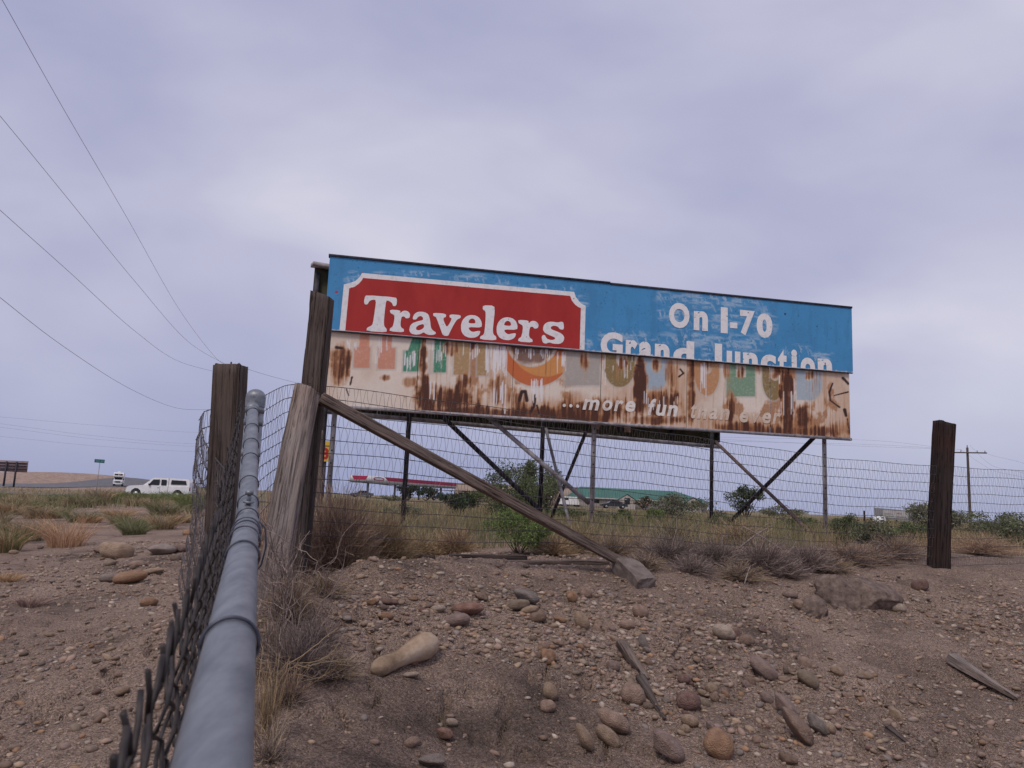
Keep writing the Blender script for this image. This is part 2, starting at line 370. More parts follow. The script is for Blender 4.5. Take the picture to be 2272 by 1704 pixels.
nb = nd(m, 'ShaderNodeTexNoise', Scale=26, Detail=8, Roughness=0.7); lk(m, t.outputs['Object'], nb.inputs['Vector'])
bp = nd(m, 'ShaderNodeBump', Strength=1.0, Distance=0.045); lk(m, nb.outputs['Fac'], bp.inputs['Height'])
bp2 = nd(m, 'ShaderNodeBump', Strength=1.0, Distance=0.016, invert=True); lk(m, vo.outputs['Distance'], bp2.inputs['Height']); lk(m, bp.outputs[0], bp2.inputs['Normal'])
lk(m, bp2.outputs[0], b.inputs['Normal'])
M['soil'] = m
# darker, crusted earth where the bank has been eroded: a colour of the soil itself
gd_ = np.ones(len(GV))
for px_, py_, r_, a_ in [(900, 1560, .42, .38), (820, 1640, .40, .35), (1080, 1640, .40, .36), (1180, 1500, .35, .25), (1250, 1620, .5, .25), (2150, 1560, .6, .28), (1980, 1470, .35, .25), (1775, 1345, .22, .35), (2000, 1620, .5, .22), (700, 1690, .4, .3)]:
    c_ = hit(px_, py_); dd_ = np.hypot(GV[:, 0] - c_[0], GV[:, 1] - c_[1]) + .35 * r_ * (fbm(GV[:, 0] * 4, GV[:, 1] * 4, 3) - .5) * 2
    gd_ = gd_ * (1 - .75 * a_ * (1 - sstep(r_ * .55, r_ * 1.05, dd_)))
g = mesh_obj('ground', GV, GF, M['soil'], smooth=True, C=np.repeat(gd_[:, None], 3, 1)); tag(g, 'stony brown desert ground and dry grass field', kind='structure')
# ------------------------------------------------------------------ the billboard: two faces set in a V on steel posts
BL, BR = np.array([-3.17, 12.9]), np.array([6.39, 14.75])        # front face, left and right ends on the ground plan
ZB, ZM, ZT = 3.05, 4.285, 5.58                                    # bottom, overlap and top heights
BLEN = float(np.linalg.norm(BR - BL)); bu = (BR - BL) / BLEN; bnrm = np.array([bu[1], -bu[0]])   # towards the viewer
KL, KR = np.array([-3.6, 13.6]), np.array([4.72, 17.8])          # rear face
KLEN = float(np.linalg.norm(KR - KL)); ku = (KR - KL) / KLEN; knrm = np.array([-ku[1], ku[0]])   # rear face looks away
bill = empty('billboard', (1.2, 14.6, 1.0))
tag(bill, 'old weathered V-shaped roadside billboard, blue overlay board above rusted lower panels, on steel posts', 'billboard')
def bp3(u, v, d=0.0):
    """board coordinates (metres along, metres up from the lower edge, metres proud) -> place"""
    u = np.asarray(u, float); v = np.asarray(v, float)
    return np.stack([BL[0] + bu[0] * u + bnrm[0] * d, BL[1] + bu[1] * u + bnrm[1] * d, ZB + v + 0 * u], -1)
# rectification of the photographed board (pixel corners) to board metres
def homog(src, dst):
    A = []
    for (x, y), (u, v) in zip(src, dst):
        A.append([x, y, 1, 0, 0, 0, -u * x, -u * y, -u]); A.append([0, 0, 0, x, y, 1, -v * x, -v * y, -v])
    return np.linalg.svd(np.array(A))[2][-1].reshape(3, 3)
_px = [(722, 566), (1881, 681), (1883, 969), (711, 897)]
_mt = [(0, ZT - ZB), (BLEN, ZT - ZB), (BLEN, 0), (0, 0)]
H_ = homog(_px, _mt); HI = np.linalg.inv(H_)
def hmap(Hm, x, y):
    x = np.asarray(x, float); y = np.asarray(y, float)
    w = Hm[2, 0] * x + Hm[2, 1] * y + Hm[2, 2]
    return (Hm[0, 0] * x + Hm[0, 1] * y + Hm[0, 2]) / w, (Hm[1, 0] * x + Hm[1, 1] * y + Hm[1, 2]) / w
def z1(p): p = np.asarray(p, float); return np.stack(hmap(H_, 680 + p[..., 0] / 3.386, 530 + p[..., 1] / 3.386), -1)   # tracing sheet 1 -> board
def z2(p): p = np.asarray(p, float); return np.stack(hmap(H_, 1280 + p[..., 0] / 3.386, 600 + p[..., 1] / 3.386), -1)  # tracing sheet 2 -> board

M['board_paint'] = mat('painted sheet metal', rough=0.62, attr='Col', spec=0.3)
_bm = M['board_paint']; _t = nd(_bm, 'ShaderNodeTexCoord'); _nn = nd(_bm, 'ShaderNodeTexNoise', Scale=2.2, Detail=4); lk(_bm, _t.outputs['Object'], _nn.inputs['Vector'])
_bb = nd(_bm, 'ShaderNodeBump', Strength=0.5, Distance=0.02); lk(_bm, _nn.outputs['Fac'], _bb.inputs['Height']); lk(_bm, _bb.outputs[0], _bm.node_tree.nodes['Principled BSDF'].inputs['Normal'])

# ---- lower, rusted sheets: colour of paint and rust worked out point by point
CREAM = np.array([.76, .67, .59]); RUST1 = np.array([.50, .255, .12]); RUST2 = np.array([.26, .10, .045]); RUST3 = np.array([.070, .026, .018])
def mixc(C, c, a): return C * (1 - a[:, None]) + np.asarray(c)[None] * a[:, None]
def paint_lower(u, v):
    sx, sy = hmap(HI, u, v)
    ax, ay = (sx - 680) * 3.386, (sy - 530) * 3.386           # sheet 1 coordinates
    bx, by = (sx - 1280) * 3.386, (sy - 600) * 3.386          # sheet 2 coordinates
    wob = (fbm(u * 7, v * 7, 4) - .5)
    streak = fbm(u * 26, v * 1.6 + 3, 4)
    st2 = fbm(u * 60 + 5, v * 2.2, 3)
    fine = fbm(u * 45, v * 45, 3)
    C = np.tile(CREAM, (len(u), 1)) * (0.93 + 0.14 * fbm(u * 3, v * 3, 3))[:, None]
    C = mixc(C, (.62, .47, .36), 0.55 * sstep(.45, .75, fbm(u * 1.5 + 9, v * 1.2, 4)))
    body = sstep(900, 950, sx)
    wash = sstep(.42, .64, fbm(u * 1.3 + 11, v * 1.6, 4)) * (.25 + .75 * body); base_r = .34 * wash * (.35 + 1.3 * streak)
    blot = sstep(.60, .70, fbm(u * 3.1 + 2, v * 2.3 + 6, 5) + .10 * (st2 - .5)) * body; base_r = np.maximum(base_r, (.5 + .35 * fine) * blot)
    C = mixc(C, RUST1, np.clip(base_r * 1.3, 0, .8)); C = mixc(C, RUST2, np.clip((base_r - .42) * 1.7, 0, .9))
    def inbox(x, y, x0, x1, y0, y1, s=4.):
        return sstep(x0 - s, x0 + s, x) * (1 - sstep(x1 - s, x1 + s, x)) * sstep(y0 - s, y0 + s, y) * (1 - sstep(y1 - s, y1 + s, y))
    def uform(x, y, x0, x1, y1, r, flat=False):
        """letter foot with rounded lower corners"""
        base = inbox(x, y, x0, x1, 500, y1)
        if flat: return base
        cx = (x0 + x1) / 2; rx = (x1 - x0) / 2
        e = np.sqrt(((x - cx) / rx) ** 2 + (np.maximum(y - (y1 - r), 0) / r) ** 2)
        return base * (1 - sstep(.96, 1.03, e))
    GREY = (.40, .37, .34); SALM = (.62, .24, .15); GREEN = (.035, .25, .155); TAN = (.40, .245, .10); OLIVE = (.235, .155, .045)
    LBLUE = (.34, .45, .55); ORNG = (.50, .21, .055); MINT = (.16, .31, .20); RED = (.56, .135, .035); PALE = (.50, .47, .43)
    def letter(mask, outline, c, hole=None, fade=0.1):
        nonlocal C
        C = mixc(C, PALE, np.clip(outline, 0, 1) * .55)
        a = mask if hole is None else mask * (1 - hole)
        C = mixc(C, c, np.clip(a * (1 - fade - .25 * sstep(.55, .8, fine)), 0, 1))
    # (first word) salmon, green, tan feet
    s1 = np.maximum(inbox(ax, ay, 395, 470, 600, 830), inbox(ax, ay, 358, 480, 822, 976)); s2 = np.maximum(inbox(ax, ay, 565, 640, 600, 830), inbox(ax, ay, 540, 670, 826, 985))
    letter(np.maximum(s1, s2), np.maximum(inbox(ax, ay, 345, 495, 810, 990), inbox(ax, ay, 528, 684, 815, 998)), SALM, fade=.15)
    xl = ax + (ay - 760) * .30 * (ay < 850) + 27 * (ay >= 850)
    g1 = np.maximum(inbox(xl, ay, 790, 878, 600, 860), inbox(ax, ay, 732, 850, 845, 1002)); g2 = inbox(ax, ay, 962, 1056, 600, 1010) * (1 - inbox(ax, ay, 900, 985, 600, 880) * 0)
    letter(np.maximum(g1, g2), np.maximum(inbox(ax, ay, 720, 864, 838, 1016), inbox(ax, ay, 915, 1070, 840, 1024)), GREEN, fade=.05)
    letter(np.maximum(inbox(ax, ay, 1112, 1226, 600, 1026), inbox(ax, ay, 1290, 1372, 600, 1032)), np.maximum(inbox(ax, ay, 1098, 1240, 840, 1040), inbox(ax, ay, 1276, 1384, 840, 1046)), TAN, fade=.1)
    # the big orange ring
    ro = np.sqrt(((ax - 1732) / 285) ** 2 + ((ay - 790) / 322) ** 2); ri = np.sqrt(((ax - 1700) / 196) ** 2 + ((ay - 770) / 197) ** 2); rm = np.sqrt(((ax - 1800) / 275) ** 2 + ((ay - 770) / 270) ** 2)
    ring = (1 - sstep(.985, 1.005, ro)) * sstep(.99, 1.02, ri)
    C = mixc(C, PALE, (1 - sstep(1.02, 1.05, ro)) * sstep(.93, .96, ri) * .6)
    C = mixc(C, RED, ring * .95); C = mixc(C, (.64, .29, .095), ring * (1 - sstep(.98, 1.01, rm)) * sstep(900, 930, ay + .15 * (ax - 1700)) * .95)
    core = (1 - sstep(.82, .99, ri + wob * .25)); C = mixc(C, RUST3 * 1.9, core * .85)
    # (second word) feet, each in its own colour
    ol = lambda x0, x1, y1, r, f=False: uform(bx, by, x0 - 12, x1 + 12, y1 + 13, r, f)
    letter(np.maximum(inbox(bx, by, -75, 178, 500, 866), inbox(ax, ay, 1958, 2100, 700, 1100)), ol(-88, 180, 868, 20, True), GREY, inbox(bx, by, 40, 98, 500, 690))
    letter(uform(bx, by, 212, 440, 880, 150) + 0, ol(212, 440, 880, 150), OLIVE, uform(bx, by, 300, 384, 728, 60))
    letter(np.maximum(uform(bx, by, 492, 692, 905, 150), inbox(bx, by, 492, 560, 760, 893)), ol(492, 692, 905, 150), LBLUE, uform(bx, by, 562, 640, 770, 50))
    letter(uform(bx, by, 886, 1072, 942, 170), ol(886, 1072, 942, 170), ORNG, uform(bx, by, 945, 1018, 780, 50), .2)
    letter(inbox(bx, by, 1124, 1338, 780, 946) + inbox(bx, by, 1150, 1338, 500, 790), ol(1124, 1338, 946, 10, True), MINT, inbox(bx, by, 1196, 1270, 500, 804))
    letter(uform(bx, by, 1390, 1556, 976, 170), ol(1390, 1556, 976, 170), OLIVE, uform(bx, by, 1446, 1530, 830, 50))
    letter(np.maximum(uform(bx, by, 1645, 1836, 976, 130), inbox(bx, by, 1645, 1710, 800, 972)), ol(1645, 1836, 976, 130), LBLUE, uform(bx, by, 1710, 1770, 832, 40), .2)
    # ---- rust: broad patches, then runs down the sheet
    def blob(x, y, cx, cy, rx, ry, p=2.0): return np.clip(1.25 - ((np.abs(x - cx) / rx) ** p + (np.abs(y - cy) / ry) ** p) + wob * 1.6 + (streak - .5) * .9, 0, 1)
    rust = np.zeros(len(u))
    for q in [(1, 240, 960, 95, 160, 1.15), (1, 880, 900, 32, 140, 1.3), (1, 900, 1160, 70, 130, 1.25), (1, 1060, 1190, 240, 100, 1.15), (1, 1190, 1130, 60, 120, .9), (1, 600, 1050, 45, 28, .8), (1, 780, 1080, 60, 40, .5),
              (1, 1480, 1160, 110, 130, .75), (1, 1630, 1220, 70, 90, .7), (1, 1800, 1330, 420, 70, 1.0), (1, 1280, 1310, 480, 50, .9), (1, 1090, 830, 60, 60, .7), (1, 1250, 800, 40, 60, .75), (1, 2010, 1240, 90, 110, .6),
              (2, 65, 680, 40, 70, .8), (2, 120, 1060, 330, 100, .9), (2, 345, 700, 40, 50, .8), (2, 480, 880, 55, 260, 1.2), (2, 640, 1010, 150, 130, 1.1), (2, 720, 760, 60, 130, .5), (2, 600, 720, 40, 60, .8), (2, 600, 1120, 260, 40, .9),
              (2, 862, 900, 34, 300, 1.2), (2, 985, 700, 36, 70, .5), (2, 1150, 1030, 34, 120, .8), (2, 1230, 770, 38, 50, .9), (2, 1280, 1180, 260, 50, .75), (2, 1490, 760, 50, 60, .7), (2, 1580, 950, 60, 290, 1.4), (2, 1690, 1100, 75, 110, 1.2), (2, 1740, 790, 36, 40, .8), (2, 1740, 1200, 360, 40, .7), (2, 1130, 760, 30, 60, .6), (2, 1360, 740, 30, 50, .6), (2, 1960, 1180, 90, 60, .5)]:
        x, y = (ax, ay) if q[0] == 1 else (bx, by)
        rust = np.maximum(rust, blob(x, y, *q[1:5]) * q[5])
    runs = sstep(.57, .72, st2) * sstep(.35, .7, fbm(u * 2.1 + 4, v * 1.1 + 1, 3))
    low = np.clip(1 - v / (.12 + .42 * fbm(u * 2.3 + 7, v * .3, 3)), 0, 1) * sstep(.36, .60, fbm(u * 1.3 + 3, v * .5, 3) + .06) * sstep(915, 940, sx)
    rust = np.clip(rust + .55 * runs * sstep(120, 500, sx - 700) * .8 + low * .55, 0, 1.4)
    rust = rust * (.72 + .62 * sstep(.32, .68, streak)) + (st2 - .5) * .45 * (rust > .08)
    C = mixc(C, RUST1, np.clip(rust * 1.35, 0, .85)); C = mixc(C, RUST2, np.clip((rust - .40) * 1.9, 0, .94)); C = mixc(C, RUST3, np.clip((rust - .72) * 1.9 + (fine - .55) * .8 * (rust > .7), 0, .92))
    # torn dark curls where the surface has flaked
    def curl(x, y, pts, w):
        nonlocal C
        pts = np.array(pts, float); d = np.full(len(u), 1e9)
        for a, b in zip(pts[:-1], pts[1:]):
            ab = b - a; t = np.clip(((x - a[0]) * ab[0] + (y - a[1]) * ab[1]) / (ab @ ab), 0, 1)
            d = np.minimum(d, np.hypot(x - a[0] - t * ab[0], y - a[1] - t * ab[1]))
        C = mixc(C, (.05, .022, .02), 1 - sstep(w * .6, w * 1.1, d + wob * 8))
    curl(ax, ay, [(222, 822), (262, 828)], 14); curl(ax, ay, [(350, 1045), (340, 1100)], 8); curl(ax, ay, [(312, 1135), (330, 1180)], 7)
    curl(ax, ay, [(1612, 1215), (1630, 1150), (1655, 1150), (1668, 1215)], 14); curl(ax, ay, [(1725, 1180), (1722, 1260), (1700, 1300)], 13); curl(ax, ay, [(1745, 1255), (1760, 1310)], 9)
    curl(bx, by, [(1912, 850), (1888, 915), (1895, 975), (1960, 1024)], 9); curl(bx, by, [(1925, 938), (2028, 912)], 7); curl(bx, by, [(1990, 810), (2030, 850)], 12); curl(bx, by, [(2000, 1045), (2010, 1085)], 13); curl(bx, by, [(780, 745), (805, 775), (770, 800)], 7); curl(bx, by, [(450, 715), (485, 730)], 8); curl(bx, by, [(2020, 1110), (2028, 1180)], 7)
    # white paint drips
    gd = np.random.default_rng(5)
    def drips(sheet, x0, x1, y0, y1, n, l0, l1, w=3.2):
        nonlocal C
        x, y = (ax, ay) if sheet == 1 else (bx, by)
        for _ in range(n):
            cx = gd.uniform(x0, x1); ty = gd.uniform(y0, y1); ln = gd.uniform(l0, l1); ww = w * gd.uniform(.6, 1.4)
            a = (1 - sstep(ww * .6, ww * 1.3, np.abs(x - cx))) * sstep(ty - 4, ty + 4, y) * (1 - sstep(ty + ln - 8, ty + ln + 4, y))
            C = mixc(C, (.78, .76, .78), a * .9)
    drips(1, 1355, 1510, 790, 850, 34, 90, 230, 4.5); drips(1, 740, 850, 830, 900, 14, 50, 130); drips(1, 950, 1060, 770, 860, 10, 60, 130); drips(1, 1560, 1830, 820, 850, 22, 20, 90)
    drips(1, 1380, 1560, 1060, 1130, 9, 80, 200); drips(1, 300, 390, 760, 800, 12, 15, 50); drips(1, 1700, 1785, 1050, 1080, 12, 60, 170, 4); drips(1, 1890, 1960, 850, 900, 8, 40, 160); drips(1, 930, 975, 1050, 1110, 4, 80, 160, 4); drips(1, 480, 660, 730, 900, 8, 30, 120); drips(1, 1180, 1330, 780, 850, 8, 30, 110)
    drips(2, 180, 460, 640, 800, 10, 30, 160, 2.5); drips(2, 930, 1010, 690, 720, 7, 120, 260, 2.2); drips(2, 500, 760, 900, 1040, 10, 50, 140, 2.5); drips(2, 1500, 1640, 780, 1000, 7, 60, 200, 3)
    return np.clip(C * (.94 + .12 * fine)[:, None], .004, .95)

def sheet_mesh(u0, u1, v0, v1, d, cell, painter, th=0.012):
    nu = max(2, int((u1 - u0) / cell)); nv = max(2, int((v1 - v0) / cell))
    U, Vv = np.meshgrid(np.linspace(u0, u1, nu), np.linspace(v0, v1, nv)); U = U.ravel(); Vv = Vv.ravel()
    C = painter(U, Vv)
    dd = d + .006 * np.sin(np.pi * (U - u0) / (u1 - u0)) * np.sin(np.pi * (Vv - v0) / (v1 - v0))
    P = np.stack([BL[0] + bu[0] * U + bnrm[0] * dd, BL[1] + bu[1] * U + bnrm[1] * dd, ZB + Vv], 1)
    k = np.arange(nv - 1)[:, None] * nu + np.arange(nu - 1)[None, :]
    Fq = np.stack([k, k + 1, k + nu + 1, k + nu], -1).reshape(-1, 4)
    # back and edges
    n0 = len(P); c4 = [(u0, v0), (u1, v0), (u1, v1), (u0, v1)]
    Bk = np.array([bp3(a, b_, d - th) for a, b_ in c4]); Fr = np.array([bp3(a, b_, d - .0005) for a, b_ in c4])
    P = np.concatenate([P, Bk, Fr]); C = np.concatenate([C, np.tile([.12, .09, .07], (8, 1))])
    B = [[n0 + 3, n0 + 2, n0 + 1, n0]] + [[n0 + a, n0 + (a + 1) % 4, n0 + 4 + (a + 1) % 4, n0 + 4 + a] for a in range(4)]
    return P, np.concatenate([Fq, B]), C
_seam_px = [927, 1139, 1334.6, 1524.5, 1708]
seams = [0.0] + [float(hmap(H_, s, 880 + (s - 700) * .06)[0]) for s in _seam_px] + [BLEN]
for i in range(6):
    P, Fq, C = sheet_mesh(seams[i] + .004, seams[i + 1] - .004, 0, ZM - ZB + .06, [0, .004, -.002, .003, 0, .004][i], .0125, paint_lower)
    mesh_obj('rusted_sheet', P, Fq, M['board_paint'], bill, C=C)

# ---- upper blue overlay
def paint_blue(u, v):
    sx, sy = hmap(HI, u, v); ax, ay = (sx - 680) * 3.386, (sy - 530) * 3.386; bx, by = (sx - 1280) * 3.386, (sy - 600) * 3.386
    n = fbm(u * 2.2, v * 2.2, 4); f = fbm(u * 40, v * 40, 3)
    C = np.array([.062, .265, .53])[None] * (.86 + .28 * n)[:, None] * (.93 + .14 * f)[:, None]
    C = mixc(C, (.05, .20, .40), .35 * sstep(.55, .75, fbm(u * 9, v * 1.5, 3)))
    h = fbm(u * 5 + 2, v * 22, 4); d2 = fbm(u * 24 + (v * 9), v * 9 + 7, 4)
    def zone(x, y, cx, cy, rx, ry): return np.clip(1.3 - ((x - cx) / rx) ** 2 - ((y - cy) / ry) ** 2, 0, 1)
    z = np.zeros(len(u))
    for q in [(2, 1040, 230, 430, 70), (2, 1120, 330, 130, 130), (2, 760, 360, 110, 110), (2, 1400, 400, 100, 130), (2, 640, 200, 60, 50), (2, 900, 520, 330, 70), (2, 1180, 560, 260, 80), (2, 430, 520, 160, 60), (2, 260, 500, 110, 60), (2, 1640, 620, 120, 60), (2, 1820, 660, 110, 50), (2, 980, 620, 60, 60), (2, 640, 330, 50, 60), (2, 1000, 440, 110, 60),
              (1, 720, 272, 330, 30), (1, 1240, 300, 200, 34), (1, 1420, 335, 130, 26), (1, 1800, 375, 280, 30), (1, 340, 300, 90, 60), (1, 2060, 470, 60, 70), (1, 2110, 800, 40, 40)]:
        x, y = (ax, ay) if q[0] == 1 else (bx, by); z = np.maximum(z, zone(x, y, *q[1:]))
    sm = np.maximum(sstep(.56, .66, h), sstep(.58, .68, d2) * .8) * z
    C = mixc(C, (.42, .55, .70), np.clip(sm * .75, 0, .8)); C = mixc(C, (.68, .72, .78), np.clip((sm - .6) * 1.2 * sstep(.5, .6, f), 0, .7))
    C = mixc(C, (.16, .36, .60), .5 * z * sstep(.4, .6, h))
    ch = fbm(u * 55 + 3, v * 55 + 8, 2); C = mixc(C, (.03, .05, .09), sstep(.84, .88, ch) * .8)
    for cx, cy, r in [(1552, 335, 9), (1790, 428, 6), (1015, 660, 5)]: C = mixc(C, (.02, .03, .06), 1 - sstep(r * .6, r, np.hypot(bx - cx, by - cy)))
    C = mixc(C, (.40, .03, .06), (1 - sstep(8, 15, np.hypot((ax - 205) / 1.1, ay - 410))) * .9); C = mixc(C, (.40, .03, .06), (1 - sstep(8, 13, np.hypot(ax - 396, (ay - 272) / 1.3))) * .9)
    edge = 1 - sstep(.0, .03, v - (ZM - ZB) + (fbm(u * 30, v * 5, 3) - .5) * .05)
    C = mixc(C, (.62, .60, .62), edge * .8)
    return np.clip(C, .004, .95)
DB = 0.055
us = [0.0, float(hmap(H_, 1142, 740)[0]), float(hmap(H_, 1530, 780)[0]), BLEN + .045]
for i in range(3):
    P, Fq, C = sheet_mesh(us[i] + .0015, us[i + 1] - .0015, ZM - ZB, ZT - ZB - .035, DB, .0135, paint_blue)
    mesh_obj('blue_sheet', P, Fq, M['board_paint'], bill, C=C)
# ---- plaque and lettering as thin applied shapes
def chaikin(p, n=1):
    p = np.asarray(p, float)
    for _ in range(n):
        q = np.roll(p, -1, 0); p = np.stack([.78 * p + .22 * q, .22 * p + .78 * q], 1).reshape(-1, 2)
    return p
def flat_shape(name, outlines, d, th, m, clip=None, rev=False):
    """filled outlines (board metres; later ones are holes) as a thin plate lying on the board"""
    cu = bpy.data.curves.new(name, 'CURVE'); cu.dimensions = '2D'; cu.fill_mode = 'BOTH'; cu.extrude = th / 2
    for o in outlines:
        s = cu.splines.new('POLY'); s.points.add(len(o) - 1); s.use_cyclic_u = True
        for k, (a, b_) in enumerate(o): s.points[k].co = (a, b_, 0, 1)
    ob = bpy.data.objects.new(name, cu); me = curve_mesh(ob)
    return plate_obj(name, me, d, th, m, clip)
def curve_mesh(ob):
    col.objects.link(ob); dg = bpy.context.evaluated_depsgraph_get()
    me = bpy.data.meshes.new_from_object(ob.evaluated_get(dg)); cu = ob.data
    bpy.data.objects.remove(ob); bpy.data.curves.remove(cu); return me
def plate_obj(name, me, d, th, m, clip=None, xf=None):
    bm = bmesh.new(); bm.from_mesh(me); bpy.data.meshes.remove(me)
    if xf is not None:
        for v in bm.verts: v.co.x, v.co.y = xf(v.co.x, v.co.y)
    if clip is not None:
        bmesh.ops.bisect_plane(bm, geom=bm.verts[:] + bm.edges[:] + bm.faces[:], plane_co=(0, clip, 0), plane_no=(0, -1, 0), clear_outer=True)
    bmesh.ops.triangulate(bm, faces=[f for f in bm.faces if len(f.verts) > 4])
    org = parent_origin(bill)
    for v in bm.verts:
        p = bp3(v.co.x, v.co.y, d + th / 2 + v.co.z); v.co = Vector(p - org)
    me2 = bpy.data.meshes.new(name); bm.to_mesh(me2); bm.free(); me2.materials.append(m)
    for p in me2.polygons: p.use_smooth = False
    o = bpy.data.objects.new(name, me2); o.parent = bill; col.objects.link(o); return o
M['letter_white'] = noise_mat('chipped white lettering paint', (.66, .64, .66), (.80, .79, .81), 14, .6, lo=.3, hi=.5)
_lm = M['letter_white']; _n3 = nd(_lm, 'ShaderNodeTexNoise', Scale=17, Detail=4); _t3 = nd(_lm, 'ShaderNodeTexCoord'); lk(_lm, _t3.outputs['Object'], _n3.inputs['Vector'])
_r3 = nd(_lm, 'ShaderNodeValToRGB'); _r3.color_ramp.elements[0].position = .70; _r3.color_ramp.elements[1].position = .73; lk(_lm, _n3.outputs['Fac'], _r3.inputs['Fac'])
_x3 = nd(_lm, 'ShaderNodeMix', data_type='RGBA'); _x3.inputs['B'].default_value = (.16, .07, .07, 1); _bs = _lm.node_tree.nodes['Principled BSDF']
lk(_lm, _r3.outputs['Color'], _x3.inputs['Factor']); lk(_lm, _bs.inputs['Base Color'].links[0].from_socket, _x3.inputs['A']); lk(_lm, _x3.outputs['Result'], _bs.inputs['Base Color'])
M['plaque_red'] = noise_mat('faded red paint', (.34, .020, .020), (.44, .035, .032), 3.0, .6, (1, 1, .4), lo=.3, hi=.75)
_ed = ZM - ZB + .004
wo = [(240, 700), (258, 352), (300, 343), (345, 325), (375, 297), (392, 265), (1000, 320), (2000, 408), (2012, 445), (2036, 478), (2060, 500), (2088, 512), (2085, 845)]
ro_ = [(284, 700), (300, 382), (340, 370), (372, 346), (392, 322), (402, 303), (1000, 354), (1970, 438), (1984, 474), (2008, 504), (2030, 520), (2052, 530), (2048, 838)]
def shape1(name, pts, d, th, m, holes=(), smooth=1, clip=None):
    o = [chaikin(z1(pts), smooth) if smooth else z1(pts)] + [chaikin(z1(h), smooth) for h in holes]
    return flat_shape(name, o, d, th, m, clip)
pl = shape1('plaque_border', wo, DB + .0065, .002, M['letter_white'], smooth=0, clip=_ed)
pr_ = shape1('plaque_field', ro_, DB + .009, .002, M['plaque_red'], smooth=0, clip=_ed)
T_ = [(432, 434), (655, 450), (666, 470), (662, 514), (638, 518), (628, 492), (602, 476), (583, 474), (576, 560), (572, 640), (578, 672), (596, 688), (596, 715), (444, 704), (446, 680), (478, 666), (490, 650), (500, 560), (508, 470), (478, 468), (455, 480), (445, 504), (422, 504), (416, 480), (422, 446)]
r_ = [(614, 543), (694, 548), (692, 572), (716, 550), (750, 554), (770, 578), (764, 606), (738, 610), (726, 594), (706, 596), (700, 622), (698, 660), (706, 680), (726, 690), (726, 714), (618, 706), (620, 684), (640, 672), (648, 640), (652, 602), (648, 584), (618, 568)]
a_ = [(788, 606), (800, 575), (830, 558), (876, 560), (908, 580), (920, 622), (928, 680), (944, 700), (970, 716), (958, 732), (914, 734), (890, 724), (876, 712), (850, 728), (815, 732), (782, 724), (766, 702), (770, 666), (790, 644), (830, 630), (868, 622), (866, 602), (850, 590), (830, 596), (815, 618), (792, 618)]
ah = [(872, 650), (836, 660), (817, 675), (817, 694), (838, 700), (864, 690), (878, 672)]
v_ = [(942, 566), (1038, 574), (1040, 598), (1018, 606), (1028, 640), (1048, 676), (1072, 640), (1084, 608), (1066, 602), (1066, 578), (1150, 584), (1150, 606), (1124, 616), (1102, 650), (1072, 712), (1060, 742), (1020, 738), (1002, 690), (978, 630), (964, 598), (942, 590)]
e_ = [(1153, 664), (1163, 623), (1190, 593), (1225, 582), (1267, 588), (1297, 610), (1311, 645), (1309, 678), (1210, 674), (1218, 696), (1242, 712), (1275, 704), (1303, 702), (1292, 737), (1257, 755), (1213, 753), (1178, 737), (1158, 707)]
eh = [(1208, 645), (1215, 620), (1235, 608), (1258, 618), (1264, 648)]
l_ = [(1314, 510), (1400, 512), (1405, 560), (1398, 640), (1394, 700), (1400, 730), (1422, 746), (1422, 774), (1300, 766), (1300, 744), (1328, 730), (1334, 690), (1338, 600), (1336, 554), (1314, 542)]
s_ = [(1836, 632), (1880, 640), (1905, 632), (1924, 638), (1928, 692), (1900, 692), (1880, 668), (1850, 662), (1828, 672), (1832, 690), (1870, 704), (1912, 722), (1933, 750), (1926, 782), (1897, 800), (1850, 798), (1820, 787), (1795, 798), (1770, 790), (1760, 743), (1782, 728), (1800, 760), (1835, 772), (1864, 764), (1860, 750), (1820, 734), (1783, 716), (1769, 690), (1777, 655), (1803, 636)]
sh = lambda p, dx_, dy_: [(x + dx_, y + dy_) for x, y in p]
for pts, holes in [(T_, ()), (r_, ()), (a_, (ah,)), (v_, ()), (e_, (eh,)), (l_, ()), (sh(e_, 268, 17), (sh(eh, 268, 17),)), (sh(r_, 968, 76), ()), (s_, ())]:
    shape1('letter', pts, DB + .0115, .002, M['letter_white'], holes, clip=_ed)
# ---- plain lettering: each glyph of the built-in face fitted to its traced box
def glyph(ch, box_, d, m, sheet, off=.018, shear=0.0, clip=None, hfrac=None, name='letter'):
    cu = bpy.data.curves.new('letter', 'FONT'); cu.body = ch; cu.size = 1; cu.offset = off; cu.extrude = .001; cu.resolution_u = 4
    me = curve_mesh(bpy.data.objects.new('letter', cu))
    co = np.array([v.co[:] for v in me.vertices]); x0, x1 = co[:, 0].min(), co[:, 0].max(); y0, y1 = co[:, 1].min(), co[:, 1].max()
    X0, X1, Y0, Y1 = box_; f = z1 if sheet == 1 else z2
    sl = .0785                                    # lettering runs parallel to the board's edges
    p00 = f((X0, Y1)); p10 = f((X1, Y1 + sl * (X1 - X0))); p01 = f((X0, Y0)); 
    wU = p10[0] - p00[0]; hV = p01[1] - p00[1]
    def xf(x, y):
        a = (x - x0) / (x1 - x0); b_ = (y - y0) / (y1 - y0)
        return p00[0] + a * wU + shear * b_ * hV, p00[1] + b_ * hV
    return plate_obj(name, me, d, .002, m, clip, xf)
for ch, bx_ in [('O', (682, 836, 246, 436)), ('n', (868, 974, 310, 456)), ('I', (1070, 1122, 284, 478)), ('-', (1140, 1194, 398, 440)), ('7', (1214, 1324, 304, 492)), ('0', (1338, 1456, 326, 510))]:
    glyph(ch, bx_, DB + .0065, M['letter_white'], 2, .05)
